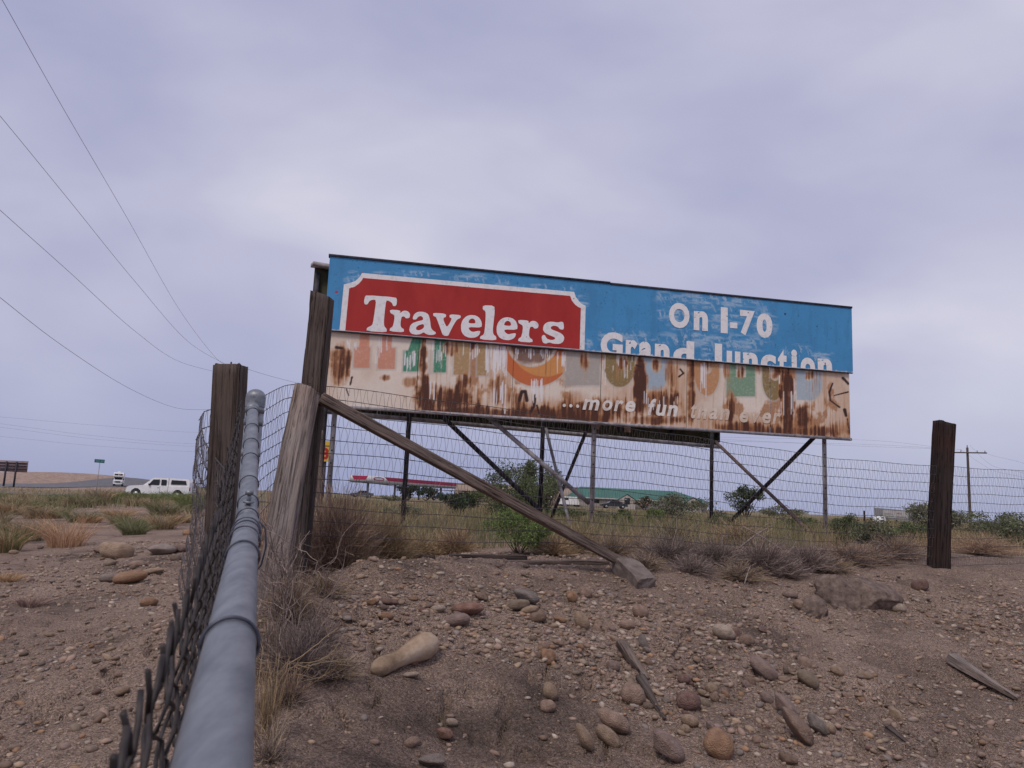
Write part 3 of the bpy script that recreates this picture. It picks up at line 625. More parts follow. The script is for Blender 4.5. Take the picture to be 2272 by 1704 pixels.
for ch, bx_ in [('G', (172, 338, 466, 664)), ('r', (360, 448, 528, 676)), ('a', (460, 560, 540, 690)), ('n', (578, 688, 556, 700)), ('d', (716, 872, 530, 716)), ('J', (985, 1080, 552, 744)), ('u', (1114, 1216, 610, 754)), ('n', (1236, 1346, 620, 764)), ('c', (1368, 1482, 634, 780)), ('t', (1496, 1564, 600, 788)), ('i', (1596, 1638, 600, 792)), ('o', (1664, 1772, 656, 804)), ('n', (1792, 1898, 664, 810))]:
    glyph(ch, bx_, DB + .0065, M['letter_white'], 2, .05, clip=_ed)
M['letter_old'] = noise_mat('worn cream lettering', (.55, .46, .40), (.80, .76, .73), 6, .7, lo=.35, hi=.55)
M['letter_faint'] = noise_mat('faint cream lettering', (.60, .46, .36), (.74, .64, .56), 7, .7, lo=.38, hi=.62)
for word, x0, x1, yb, xh, asc, mm_ in [('more', 52, 445, 1046, 82, 112, 'letter_old'), ('fun', 530, 758, 1086, 84, 124, 'letter_old'), ('than', 846, 1142, 1108, 84, 116, 'letter_faint'), ('ever', 1212, 1520, 1136, 82, 112, 'letter_faint')]:
    ws = {'m': 1.55, 'f': .66, 't': .66, 'r': .78}; tot = sum(ws.get(c, 1) for c in word) + .16 * (len(word) - 1); x = x0
    for c in word:
        w_ = ws.get(c, 1) / tot * (x1 - x0) * .9; y_ = yb + (x - x0) * .0785 * .55
        glyph(c, (x, x + w_, y_ - (asc if c in 'fht' else xh), y_), .0085, M[mm_], 2, .03, shear=.22); x += (ws.get(c, 1) + .16) / tot * (x1 - x0)
for k in range(3):
    c_ = z1((1947 + k * 50, 1252 + k * 3)); a_n = np.linspace(0, 2 * np.pi, 14, endpoint=False)
    flat_shape('lettering_dot', [np.stack([c_[0] + .030 * np.cos(a_n), c_[1] + .030 * np.sin(a_n)], 1)], .0085, .002, M['letter_old'])
# ---- cap, trims, stringers
def strip(name, u0, u1, v0, v1, d0, d1, m, face=0):
    o, uu, nn, = (BL, bu, bnrm) if face == 0 else (KL, ku, knrm)
    V = []
    for v in (v0, v1):
        for u_, d_ in ((u0, d0), (u1, d0), (u1, d1), (u0, d1)): V.append([o[0] + uu[0] * u_ + nn[0] * d_, o[1] + uu[1] * u_ + nn[1] * d_, ZB + v])
    return mesh_obj(name, np.array(V), BOXF, m, bill)
M['cap'] = noise_mat('tarred cap strip', (.02, .022, .03), (.06, .06, .075), 12, .8)
HT = ZT - ZB
strip('cap_strip', -.02, us[1] + 1.7, HT - .033, HT + .004, -.06, DB + .02, M['cap']); strip('cap_strip', us[1] + 1.703, BLEN + .05, HT - .045, HT - .010, -.055, DB + .016, M['cap'])
strip('bottom_trim', -.02, BLEN + .02, -.052, -.002, -.05, .02, M['steel'])
strip('overlap_trim', 0, BLEN + .04, ZM - ZB - .016, ZM - ZB - .001, .012, DB + .006, M['steel_dark'])
M['board_back'] = noise_mat('dark board back', (.03, .026, .02), (.10, .075, .05), 2.2, .9, lo=.3, hi=.7, c3=(.055, .055, .03))
for v in (.12, .85, 1.6, 2.3): strip('stringer', .02, BLEN - .02, v, v + .10, -.14, -.02, M['steel_dark'])
for u_ in np.linspace(.4, BLEN - .4, 13): strip('batten', u_ - .03, u_ + .03, .0, HT - .06, -.19, -.142, M['steel_dark'])
# rear face: its back is turned to the viewer
kn = 7
for i in range(kn):
    strip('rear_sheet', KLEN * i / kn + .005, KLEN * (i + 1) / kn - .005, 0, HT - .02, -.01, .01, M['board_back'], 1)
for i in range(kn + 1):
    u_ = min(max(KLEN * i / kn, .05), KLEN - .05); strip('rear_batten', u_ - .035, u_ + .035, .06, HT - .10, -.07, -.013, M['steel_dark'], 1)
strip('rear_batten', .02, KLEN - .02, 1.2, 1.3, -.11, -.072, M['steel_dark'], 1)
strip('rear_bottom_trim', -.03, KLEN + .03, -.075, -.004, -.09, .03, M['steel'], 1); strip('rear_cap', -.06, KLEN + .04, HT - .018, HT + .045, -.16, .05, M['steel'], 1)
M['old_print'] = noise_mat('bleached poster scraps', (.25, .12, .06), (.50, .36, .26), 5, .8)
for u_, w_, v0, v1 in [(5.9, .20, .10, .55), (6.65, .24, .10, .48)]: strip('peeling_scrap', u_, u_ + w_, v0, v1, -.0155, -.0115, M['old_print'], 1)
# ---- posts and braces
def fpt(u_, z, d=-.24): return np.array([BL[0] + bu[0] * u_ + bnrm[0] * d, BL[1] + bu[1] * u_ + bnrm[1] * d, z])
def kpt(u_, z, d=-.18): return np.array([KL[0] + ku[0] * u_ + knrm[0] * d, KL[1] + ku[1] * u_ + knrm[1] * d, z])
def angle_post(name, p0, p1, w, m, n=None):
    """rolled angle: two thin legs meeting at a corner"""
    p0 = np.asarray(p0, float); p1 = np.asarray(p1, float); d, s, t_ = frame_of(p0, p1, (bnrm[0], bnrm[1], 0.001))
    a = bar(p0, p1, w, .014, (bnrm[0], bnrm[1], 0.001)); b_ = bar(p0 + s * (w / 2 - .007) - t_ * w / 2, p1 + s * (w / 2 - .007) - t_ * w / 2, .0135, w - .016, (bnrm[0], bnrm[1], 0.001))
    return mesh_obj(name, *cat_mesh([a, b_]), m, bill)
uf = [float(hmap(H_, x, y)[0]) for x, y in ((748, 900), (1331, 935), (1842, 966))]
fposts = []
for u_ in uf:
    b_ = fpt(u_, 0); gb = gz(b_[0], b_[1]) - .25
    fposts.append(angle_post('front_post', fpt(u_, gb), fpt(u_, ZT - .1), .085, M['steel']))
    for k in range(9):                                # black plates stand in for the dark inside punched holes
        z = 1.25 + k * .21
        if z < ZB - .1:
            V, Fq = bar(fpt(u_, z, -.2285), fpt(u_, z + .022, -.2285), .022, .004, (bnrm[0], bnrm[1], 0)); mesh_obj('hole_patch', V, Fq, M['black'], fposts[-1])
# rear posts found by bearing: where each is seen below the boards
def ku_of(px):
    d = fwd + (px - 1136) / FPX * rgt - (1000 - 852) / FPX * upv; A = np.array([[ku[0], -d[0]], [ku[1], -d[1]]]); return float(np.linalg.solve(A, EYE[:2] - KL)[0])
kk = [ku_of(p) for p in (709, 896, 1193, 1567)]
for i, u_ in enumerate(kk):
    b_ = kpt(u_, 0); gb = gz(b_[0], b_[1]) - .25
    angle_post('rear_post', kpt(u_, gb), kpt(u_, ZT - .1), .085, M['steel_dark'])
def brace(p0, p1, w, m): mesh_obj('brace', *bar(p0, p1, w, .035, (bnrm[0], bnrm[1], 0)), m, bill)
gz_ = lambda p: gz(p[0], p[1])
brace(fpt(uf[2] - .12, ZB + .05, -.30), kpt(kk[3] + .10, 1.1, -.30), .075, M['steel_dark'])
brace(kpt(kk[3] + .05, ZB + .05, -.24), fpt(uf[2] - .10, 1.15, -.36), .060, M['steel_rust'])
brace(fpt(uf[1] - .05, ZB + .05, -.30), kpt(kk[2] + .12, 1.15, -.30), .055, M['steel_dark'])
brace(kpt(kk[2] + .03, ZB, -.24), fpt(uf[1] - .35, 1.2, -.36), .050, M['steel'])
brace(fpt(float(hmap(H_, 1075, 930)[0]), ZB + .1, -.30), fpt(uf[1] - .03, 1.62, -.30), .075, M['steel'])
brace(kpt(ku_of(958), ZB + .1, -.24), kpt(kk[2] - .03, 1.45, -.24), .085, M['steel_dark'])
# ------------------------------------------------------------------ weathered timbers
def timber(name, p0, p1, w, d, m, round_=0.0, side=None, seg=40, ring=40, rough_=.008, taper=1.0, seed=0, parent=None, cut=0.0, split=None):
    """post from p0 (base) to p1 (top): rounded-square or round section, with drying checks along the grain"""
    p0 = np.asarray(p0, float); p1 = np.asarray(p1, float); L = np.linalg.norm(p1 - p0); ax_, s, t_ = frame_of(p0, p1, side if side is not None else (0, -1, .001))
    a = np.arange(ring) * 2 * math.pi / ring + math.pi / ring
    ca, sa = np.cos(a), np.sin(a); pw = 2 / (2 + 10 * (1 - round_))
    cx = np.sign(ca) * np.abs(ca) ** pw; cy = np.sign(sa) * np.abs(sa) ** pw
    h = np.linspace(0, 1, seg); A, Hh = np.meshgrid(a, h)
    rr = 1 + rough_ / w * 2 * (fbm(A * 7 + seed, Hh * L * 1.2 + seed, 4) - .5) * 2
    chk = fbm(A * 5 + 31 + seed, Hh * L * .7 + .35 * np.sin(Hh * 5 + A), 2); rr = rr - .11 * (1 - sstep(0, .035, np.abs(chk - .5)))
    if split is not None: rr = rr - .45 * np.exp(-((A - split) / .09) ** 2)
    tp = 1 + (taper - 1) * Hh
    bend = .012 * np.sin(Hh * 3 + seed)
    V = p0[None] + (ax_[None] * (Hh.ravel() * L)[:, None]) + s[None] * ((cx[None, :] * rr * tp * w / 2) + bend).ravel()[:, None] + t_[None] * (cy[None, :] * rr * tp * d / 2).ravel()[:, None]
    top = (np.arange(seg) == seg - 1)
    zt = np.zeros((seg, ring)); zt[-1] = cut * cx + .012 * (fbm(a * 3 + seed, a * 0, 2) - .5); V = V + ax_[None] * zt.ravel()[:, None]
    i = np.arange(seg - 1)[:, None] * ring + np.arange(ring)[None]; j = np.arange(seg - 1)[:, None] * ring + (np.arange(ring)[None] + 1) % ring
    Fq = np.stack([i, j, j + ring, i + ring], -1).reshape(-1, 4)
    e = (seg - 1) * ring; V = np.concatenate([V, [V[e:].mean(0) - ax_ * .004], [V[:ring].mean(0)]]); k = len(V) - 2
    Fq = np.concatenate([Fq, [[k, e + b_, e + (b_ + 1) % ring, e + (b_ + 2) % ring] for b_ in range(0, ring, 2)], [[k + 1, (b_ + 2) % ring, (b_ + 1) % ring, b_] for b_ in range(0, ring, 2)]])
    # built standing at its own base, grain along local z, so that the material runs with the grain
    Rm = np.stack([s, t_, ax_], 1); loc = (V - p0) @ Rm
    par = parent; me_loc = loc
    o = mesh_obj(name, me_loc, Fq, m, None, smooth=False)
    mw = Matrix(((Rm[0, 0], Rm[0, 1], Rm[0, 2], p0[0]), (Rm[1, 0], Rm[1, 1], Rm[1, 2], p0[1]), (Rm[2, 0], Rm[2, 1], Rm[2, 2], p0[2]), (0, 0, 0, 1)))
    if parent is not None:
        o.parent = parent; off = parent_origin(parent); mw.translation = Vector(p0 - off); o.matrix_local = mw
    else: o.matrix_world = mw
    me = o.data
    me.polygons.foreach_set('use_smooth', np.ones(len(me.polygons), bool))
    return o
def base_at(px, py, Y):
    p = at(px, py, Y); p[2] = gz(p[0], p[1]) - .15; return p
# square post behind the pipe fence
pb = base_at(519, 1300, 3.45); pt = at(515, 812, 3.45)
o = timber('fence_post', pb, pt, .116, .112, M['wood_dark'], .10, seed=3, rough_=.007, split=4.55); tag(o, 'square brown timber fence post with flat top beside the galvanised end post', 'fence post')
# leaning corner post, split lengthwise into two halves
lb = base_at(659, 1260, 6.0); lt = at(712, 656, 5.9)
o = timber('corner_post', lb, lt, .155, .15, M['wood_dark'], .35, seed=11, rough_=.012, split=4.75, cut=-.02, seg=60); tag(o, 'leaning dark timber corner post split lengthwise, in front of the billboard end', 'fence post')
# pale round strut leaning on it
sb = hit(590, 1326); sb = sb + np.array([0, 0, -.12]); st_ = at(684, 866, 5.72)
o = timber('strut_pole', sb, st_,   .205, .20, M['wood_grey'], 1.0, seed=21, rough_=.022, taper=.92, seg=70, ring=56, cut=-.03); tag(o, 'pale grey weathered round pole propped against the leaning corner post', 'fence strut')
# long diagonal brace down to its footing block
d0 = at(712, 882, 5.84); d1 = at(1398, 1258, 7.35)
o = timber('brace_beam', d1, d0, .090, .08, M['wood_brace'], .1, side=(0, 0, 1), seed=31, rough_=.006, split=1.57, seg=80); tag(o, 'long diagonal timber brace sloping from the corner post down to a block', 'fence brace')
# dark post on the right
rb = base_at(2082, 1256, 9.2); rt = at(2096, 938, 9.2)
o = timber('fence_post', rb, rt, .205, .18, M['wood_black'], .6, seed=41, rough_=.014, cut=-.018, seg=50); tag(o, 'thick dark tarred timber post standing alone at the top of the gravel bank', 'fence post')
# wooden stake and red-brown stake by the billboard's near end
sk = base_at(709, 1150, 11.4); o = timber('wooden_stake', sk, at(711, 955, 11.4), .085, .07, M['wood_brace'], .4, seed=51, seg=30, ring=20); tag(o, 'thin grey wooden stake standing beside the perforated billboard post', 'stake')
# boards half buried along the fence
def plank(name, a, b_, w, h, m, label, seed):
    o = timber(name, np.array(a), np.array(b_), w, h, m, .05, side=(0, 0, 1), seed=seed, rough_=.006, seg=30, ring=24); return tag(o, label, 'plank')
q0, q1 = hit(1000, 1238), hit(1165, 1242); plank('plank', q0 + [0, 0, .01], q1 + [0, 0, .015], .12, .05, M['wood_dark'], 'dark old plank lying half buried just under the woven wire fence', 3)
q0, q1 = hit(1120, 1250), hit(1345, 1252); plank('plank', q0 + [0, 0, .0], q1 + [0, 0, .01], .14, .05, M['wood_brace'], 'brown plank half buried in sand beside the foot of the diagonal brace', 9)
q0, q1 = hit(905, 1236), hit(955, 1240); plank('plank', q0 + [0, 0, .01], q1 + [0, 0, .01], .09, .045, M['wood_dark'], 'short dark plank end poking out of the sand below the wire fence', 12)

# ------------------------------------------------------------------ woven wire fence
def resample(P, step):
    P = np.asarray(P, float); d = np.r_[0, np.cumsum(np.linalg.norm(np.diff(P[:, :2], axis=0), axis=1))]; s = np.arange(0, d[-1], step)
    return np.stack([np.interp(s, d, P[:, k]) for k in range(P.shape[1])], 1), s
def woven_fence(path, nrow, pitch, label, seed, lean=0.0, rw=.0026, rs=.0013, leg=.0315):
    """path rows: x, y, z of the top wire"""
    g_ = np.random.default_rng(seed); Q, s = resample(path, .05)
    root = empty('wire_fence', (float(Q[0, 0]), float(Q[0, 1]), gz(Q[0, 0], Q[0, 1]))); tag(root, label, 'wire fence')
    def wz(i, ss, q): return q[:, 2] - i * pitch + .008 * np.sin(ss * 1.9 + i * .25) + .006 * np.sin(ss * 5.3 + i * .9)
    nrm = np.array([path[-1][1] - path[0][1], path[0][0] - path[-1][0]]); nrm = nrm / np.linalg.norm(nrm)
    def bow(ss, i): return .022 * np.sin(ss * 1.3 + .2 * i) + .012 * np.sin(ss * 3.7 + i)
    for i in range(nrow):
        b_ = bow(s, i); P = np.stack([Q[:, 0] + nrm[0] * b_, Q[:, 1] + nrm[1] * b_, wz(i, s, Q)], 1)
        V, Fq = tube(P, rw * (1 + .25 * np.sin(s * 2 * np.pi / .043 * .5)), 4); mesh_obj('line_wire', V, Fq, M['wire_dark'], root, smooth=True)
    parts = []; kn_ = []
    for i in range(nrow - 1):
        ks = np.arange(0, s[-1] - leg, leg); ks = ks + g_.normal(0, .004, len(ks)); xs = np.interp
        for k in range(len(ks) - 1):
            up_ = (k % 2 == 0); a = ks[k] + (.25 if up_ else -.25) * leg; c = ks[k] + (-.25 if up_ else .25) * leg
            if i % 2: a, c = c, a
            f = np.array([0, .35, .7, 1.]); sw = g_.normal(.004 * (1 if i % 2 else -1), .004); ss = a + (c - a) * f + sw * np.sin(f * np.pi)
            q = np.stack([np.interp(ss, s, Q[:, j]) for j in range(3)], 1)
            za = wz(i, ss, q); zc = wz(i + 1, ss, q); b_ = bow(ss, i) + .004 * np.sin(f * np.pi)
            P = np.stack([q[:, 0] + nrm[0] * b_, q[:, 1] + nrm[1] * b_, za + (zc - za) * f], 1); parts.append(tube(P, rs, 3, caps=False))
            if not up_ or i == 0:
                c0 = P[-1] if not up_ else P[0]; r_k = rw * 1.7
                kn_.append((c0[None] + r_k * np.array([[-1.3, 0, 0], [0, -1, 0], [1.3, 0, 0], [0, 1, 0], [0, 0, -1.], [0, 0, 1.]]), np.array([[0, 4, 1, 5], [1, 4, 2, 5], [2, 4, 3, 5], [3, 4, 0, 5]])))
    V, Fq = cat_mesh(parts + kn_); o = mesh_obj('stay_wires', V, Fq, M['wire_rust'], root, smooth=True); o['kind'] = 'stuff'
    return root
top = lambda px, py, Y: tuple(at(px, py, Y))
woven_fence([top(708, 856, 5.95), top(768, 864, 6.1), top(922, 884, 6.35), top(1250, 925, 7.05), top(1595, 980, 8.05), top(1850, 1016, 8.7), top(2080, 1036, 9.15), top(2272, 1044, 9.8), top(2560, 1060, 11.2)], 12, .102,
            'woven stock fence with wavy stay wires between the corner post and the dark tarred post', 3)
woven_fence([top(690, 850, 5.85), top(640, 858, 5.6), top(570, 892, 5.0), top(500, 905, 4.7), top(458, 916, 4.45), top(448, 935, 4.1)], 11, .098,
            'sagging end of woven fence wrapped behind the square brown post', 4)
woven_fence([top(448, 950, 4.05), top(462, 985, 3.8), top(484, 1010, 3.5), top(520, 1060, 3.0)], 10, .09, 'loose rusty wire mesh bunched up against the square brown post', 5, leg=.034)

# ------------------------------------------------------------------ galvanised pipe fence with chain link
pj = at(548, 1166, 1.40); pn = at(474, 1682, .42); pe = at(561, 908, 2.60)
near_dir = (pn - pj) / np.linalg.norm(pn - pj); p_back = pj + near_dir * 2.2
post_top = at(568, 876, 2.68)
pf = empty('pipe_fence', (float(post_top[0]), float(post_top[1]), gz(post_top[0], post_top[1]))); tag(pf, 'galvanised pipe fence with chain link fabric running up to a domed end post', 'chain link fence')
def rod(name, P, r, m, parent, n=32): V, Fq = tube(P, r, n); return mesh_obj(name, V, Fq, m, parent, smooth=True)
lin = lambda a, c, n=12: np.asarray(a)[None] + (np.asarray(c) - np.asarray(a))[None] * np.linspace(0, 1, n)[:, None]
rail_a = rod('top_rail', lin(pj + near_dir * -.03, p_back, 30), .0192, M['galv'], pf, 40)
rail_b = rod('top_rail', lin(pj + near_dir * -.02 + 0, pe, 20), .0176, M['galv'], pf, 40)
V, Fq = tube(lin(pj + near_dir * .05, pj - near_dir * .035, 4), .0204, 40); mesh_obj('rail_sleeve', V, Fq, M['galv'], pf, smooth=True)
# bolt standing on the rail
bd = (pe - pj) / np.linalg.norm(pe - pj); bq = pj + bd * .085; sidev = np.cross(bd, [0, 0, 1.]); sidev /= np.linalg.norm(sidev); upr = np.cross(sidev, bd)
bo = rod('rail_bolt', lin(bq + upr * .012, bq + upr * .034, 3), .0042, M['galv'], pf, 12); rod('bolt_head', lin(bq + upr * .0335, bq + upr * .0405, 3), .0075, M['galv'], bo, 6); rod('washer', lin(bq + upr * .0182, bq + upr * .0215, 2), .010, M['galv'], bo, 20)
pbase = np.array([post_top[0], post_top[1], gz(post_top[0], post_top[1]) - .3]); ph = post_top.copy()
rod('end_post', lin(pbase, ph - [0, 0, .012], 6), .0300, M['galv'], pf, 40)
aa = np.linspace(0, math.pi / 2, 9); prof = [(.0325, -.034), (.0325, -.002)] + [(.0325 * math.cos(x), .0325 * math.sin(x) * .85) for x in aa]
prof = np.array(prof); V, Fq = tube(np.stack([np.full(len(prof), ph[0]), np.full(len(prof), ph[1]), ph[2] + prof[:, 1] - .008], 1), np.maximum(prof[:, 0], .0004), 40, caps=False)
mesh_obj('post_cap', V, Fq, M['galv'], pf, smooth=True)
for z in (-.052, -.095, -.20): rod('brace_band', lin(ph + [0, 0, z - .011], ph + [0, 0, z + .011], 3), .0316, M['galv'], pf, 40)
rod('rail_end_cup', lin(pe - bd * .03, pe + bd * .055, 4), .0200, M['galv'], pf, 32)
def ring_on(c, axis, r, wire, name='tie_wire', tail=True, tilt=.0025):
    axis = axis / np.linalg.norm(axis); sv = np.cross(axis, [0, 0, 1.]); sv /= np.linalg.norm(sv); uv_ = np.cross(sv, axis); a = np.linspace(-.25 * math.pi, 1.3 * math.pi, 34)
    P = c[None] + r * (np.cos(a)[:, None] * sv[None] + np.sin(a)[:, None] * uv_[None]) + axis[None] * (tilt * np.cos(a))[:, None]
    if tail and False: P = np.concatenate([P, P[-1:] - sv[None] * .022 - uv_[None] * .012, P[-1:] - sv[None] * .036 + uv_[None] * .002])
    V, Fq = tube(P, wire, 6); mesh_obj(name, V, Fq, M['wire_tie'], pf, smooth=True)
M['wire_tie'] = noise_mat('tie wire', (.055, .06, .085), (.13, .135, .17), 60, .5, metal=.5)
def on_rail(py, A, B_):
    """distance along a rail where it is seen at the given photo row"""
    best = None
    for t_ in np.linspace(0, 1, 400):
        p = A + (B_ - A) * t_; d = p - EYE; zc = d @ fwd
        if zc <= .05: continue
        y = 852 - FPX * (d @ upv) / zc
        if best is None or abs(y - py) < best[0]: best = (abs(y - py), p)
    return best[1]
for py in (1432, 1236): ring_on(on_rail(py, pj, p_back), near_dir, .0212, .0017)
for py, tl in ((1186, .004), (1200, -.006), (1178, .0)): ring_on(on_rail(py, pj, p_back), near_dir, .0222, .0014, tilt=tl)
for py in (1150, 1118, 1075, 1022, 988, 954, 918): ring_on(on_rail(py, pj, pe), bd, .0192, .0014)
# loose tail of tie wire hanging on the right of the joint
tl = pj + near_dir * .03; P = np.array([tl + [.02, 0, .012], tl + [.032, 0, 0], tl + [.036, 0, -.03], tl + [.030, 0, -.062], tl + [.024, 0, -.07]]); V, Fq = tube(np.stack([np.interp(np.linspace(0, 4, 20), range(5), P[:, k]) for k in range(3)], 1), .0016, 6); mesh_obj('tie_wire', V, Fq, M['wire_tie'], pf, smooth=True)
# chain link fabric hung on the far side of the rail, its barbed selvage standing up
def rail_at(y):
    if y >= pj[1]: t_ = (y - pj[1]) / (pe[1] - pj[1]); return pj + (pe - pj) * t_
    t_ = (y - pj[1]) / (pn[1] - pj[1]); return pj + (pn - pj) * t_
M['link'] = noise_mat('weathered chain link wire', (.022, .018, .018), (.065, .054, .052), 50, .6, metal=.2)
pitch_ = .031; nz = 36; k = 0; yv = -.55
ys = np.arange(-.55, 2.62, pitch_ * 2 * .952)
for k, y0 in enumerate(ys):
    P = []
    r0 = rail_at(y0); flare = .024 + .004 * math.sin(k * 1.7)
    for j in range(nz * 3 + 1):
        f = j / 3.0; tri = abs((f % 2) - 1)              # picket zigzags along the fence while it descends
        yy = y0 + (tri - .5) * pitch_ * 2.1
        rr_ = rail_at(yy); zz = rr_[2] - .002 - f * .030
        wv = .0042 * (1 if (k % 2) else -1) * math.sin(f * math.pi)
        P.append([rr_[0] - .047 + wv + .006 * math.sin(yy * 3 + f * .2), yy, zz])
    P = np.array(P); h0 = P[0]
    jt = rng.normal(0, .0018, 3); head = np.array([h0 + [-.004, .015, .030] + jt, h0 + [-.001, .007, .015] + jt * .5]); V, Fq = tube(np.concatenate([head, P]), .0018, 6); mesh_obj('fabric_wire', V, Fq, M['link'], pf, smooth=True)
    jt = rng.normal(0, .002, 3); twin = np.array([h0 + [.005, -.018, .026] + jt, h0 + [.003, -.009, .012] + jt * .5, h0 + [-.002, .002, -.006]]); V, Fq = tube(twin, .0018, 6); mesh_obj('barb', V, Fq, M['link'], pf, smooth=True)
# ------------------------------------------------------------------ roads on the left
M['asphalt'] = noise_mat('worn asphalt', (.10, .10, .11), (.17, .165, .175), .8, .9)
def road(pts, w, name):
    P = np.array(pts, float); t_ = np.linspace(0, len(P) - 1, 60); P = np.stack([np.interp(t_, range(len(P)), P[:, k]) for k in range(2)], 1)
    T = np.gradient(P, axis=0); T /= np.linalg.norm(T, axis=1)[:, None]; N = np.stack([-T[:, 1], T[:, 0]], 1)
    rows = [P + N * (w / 2) * f for f in (-1, -.33, .33, 1)]; V = np.concatenate([np.column_stack([q, ground_z(q[:, 0], q[:, 1]) + .09]) for q in rows]); n = len(P)
    Fq = [[r * n + i, r * n + i + 1, (r + 1) * n + i + 1, (r + 1) * n + i] for r in range(3) for i in range(n - 1)]
    o = mesh_obj(name, V, np.array(Fq)[:, ::-1], M['asphalt']); tag(o, None, kind='structure'); return o
road([(-108, 260), (-104, 215), (-96, 170), (-84, 138), (-78, 122), (-84, 112), (-120, 100), (-170, 92)], 15, 'road')
road([(-78, 118), (-60, 84), (-46, 69), (-30, 67), (-10, 67), (10, 70)], 8, 'road')

# ------------------------------------------------------------------ vehicles
def placed(root, x, y, yaw, z=None):
    root.location = (x, y, gz(x, y) + .10 if z is None else z); root.rotation_euler = (0, 0, yaw)
def prism(prof, y0, y1, inset=0.0, z_in=None):
    """side profile (x,z) extruded across y; upper points (z>z_in) pulled in by inset"""
    n = len(prof); V = []
    for y, sgn in ((y0, 1), (y1, -1)):
        for x, z in prof: V.append([x, y + (sgn * inset * max(0, (z - z_in)) if z_in is not None and z > z_in else 0), z])
    Fc = [list(range(n))[::-1], list(range(n, 2 * n))] + [[i, (i + 1) % n, n + (i + 1) % n, n + i] for i in range(n)]
    return np.array(V), Fc
def wheel(par, x, y, r, w, out):
    t_ = rod('wheel', [[x, y - w / 2, r], [x, y + w / 2, r]], r, M['rubber'], par, 20); s_ = y + out * (w / 2 + .004); rod('rim', [[x, s_ - .012, r], [x, s_ + .012, r]], r * .58, M['chrome'], t_, 16)
def rel(par, name, V, Fc, m, smooth=False):
    o = mesh_obj(name, V, Fc, m, None, smooth); o.parent = par; return o
_rod = rod
def rod(name, P, r, m, parent, n=32):
    if parent is not None and parent.get('local'):
        V, Fq = tube(np.asarray(P, float), r, n); o = mesh_obj(name, V, Fq, m, None, smooth=True); o.parent = parent; o['local'] = 1; return o
    return _rod(name, P, r, m, parent, n)
def pickup(label, x, y, yaw):
    t_ = empty('pickup_truck'); t_['local'] = 1; tag(t_, label, 'pickup truck')
    body = [(-2.55, .42), (-2.58, .62), (-2.50, .86), (-2.30, .96), (-1.20, 1.06), (2.52, 1.02), (2.56, .50), (2.10, .40), (1.98, .62), (1.75, .78), (1.50, .78), (1.28, .62), (1.18, .36), (-1.30, .36), (-1.40, .62), (-1.62, .78), (-1.88, .78), (-2.10, .62), (-2.2, .40)]
    o = rel(t_, 'body', *prism(body, -.86, .86), M['white_paint'])
    cab = [(-1.22, 1.05), (-.55, 1.62), (-.38, 1.69), (.74, 1.69), (.80, 1.04)]; rel(t_, 'cab', *prism(cab, -.83, .83, .16, 1.06), M['white_paint'])
    shell = [(.84, 1.03), (.84, 1.67), (.95, 1.70), (2.36, 1.67), (2.52, 1.40), (2.53, 1.03)]; rel(t_, 'camper_shell', *prism(shell, -.83, .83, .12, 1.06), M['white_paint'])
    for s_ in (-1, 1):
        yy = s_ * .80
        for nm, q in (('side_window', [(-.78, 1.10), (-.42, 1.54), (.08, 1.56), (.08, 1.10)]), ('side_window', [(.24, 1.10), (.24, 1.56), (.64, 1.55), (.66, 1.10)]), ('shell_window', [(1.02, 1.20), (1.06, 1.55), (2.20, 1.53), (2.30, 1.22)])):
            V, Fc = prism(q, yy - .03, yy + .03, .0); rel(t_, nm, V + np.array([0, s_ * .035, 0]) * (1), Fc, M['glass'])
        V, Fc = box((-.74, s_ * .90 - .10, 1.05), (-.62, s_ * .90 + .10, 1.20)); rel(t_, 'wing_mirror', V, Fc, M['black'])
        V, Fc = box((-.04, s_ * .862 - .012, .86), (.10, s_ * .862 + .012, .90)); rel(t_, 'door_handle', V, Fc, M['black'])
        for xx in (.16, .81): V, Fc = box((xx - .01, s_ * .861 - .004, .45), (xx + .01, s_ * .861 + .004, 1.03)); rel(t_, 'door_gap', V, Fc, M['black'])
        V, Fc = box((2.53, s_ * .74 - .08, .72), (2.575, s_ * .74 + .08, .98)); rel(t_, 'tail_light', V, Fc, M['tail'])
        V, Fc = box((-2.56, s_ * .66 - .14, .72), (-2.50, s_ * .66 + .14, .86)); rel(t_, 'headlight', V, Fc, M['chrome'])
        for xx in (-1.75, 1.62): wheel(t_, xx, s_ * .74, .34, .22, s_)
    V, Fc = box((-2.68, -.85, .42), (-2.54, .85, .58)); rel(t_, 'front_bumper', V, Fc, M['chrome'])
    V, Fc = prism([(-1.13, 1.10), (-.60, 1.56), (-.57, 1.56), (-1.10, 1.09)], -.70, .70); rel(t_, 'windshield', V + [-.012, 0, .018], Fc, M['glass'])
    placed(t_, x, y, yaw); return t_
M['tail'] = mat('red lens', (.35, .02, .02), .4)
tp = at(358, 1100, 66); pickup('white pickup truck with a camper shell driving past behind the grass', float(tp[0]), 66.0, R(1))
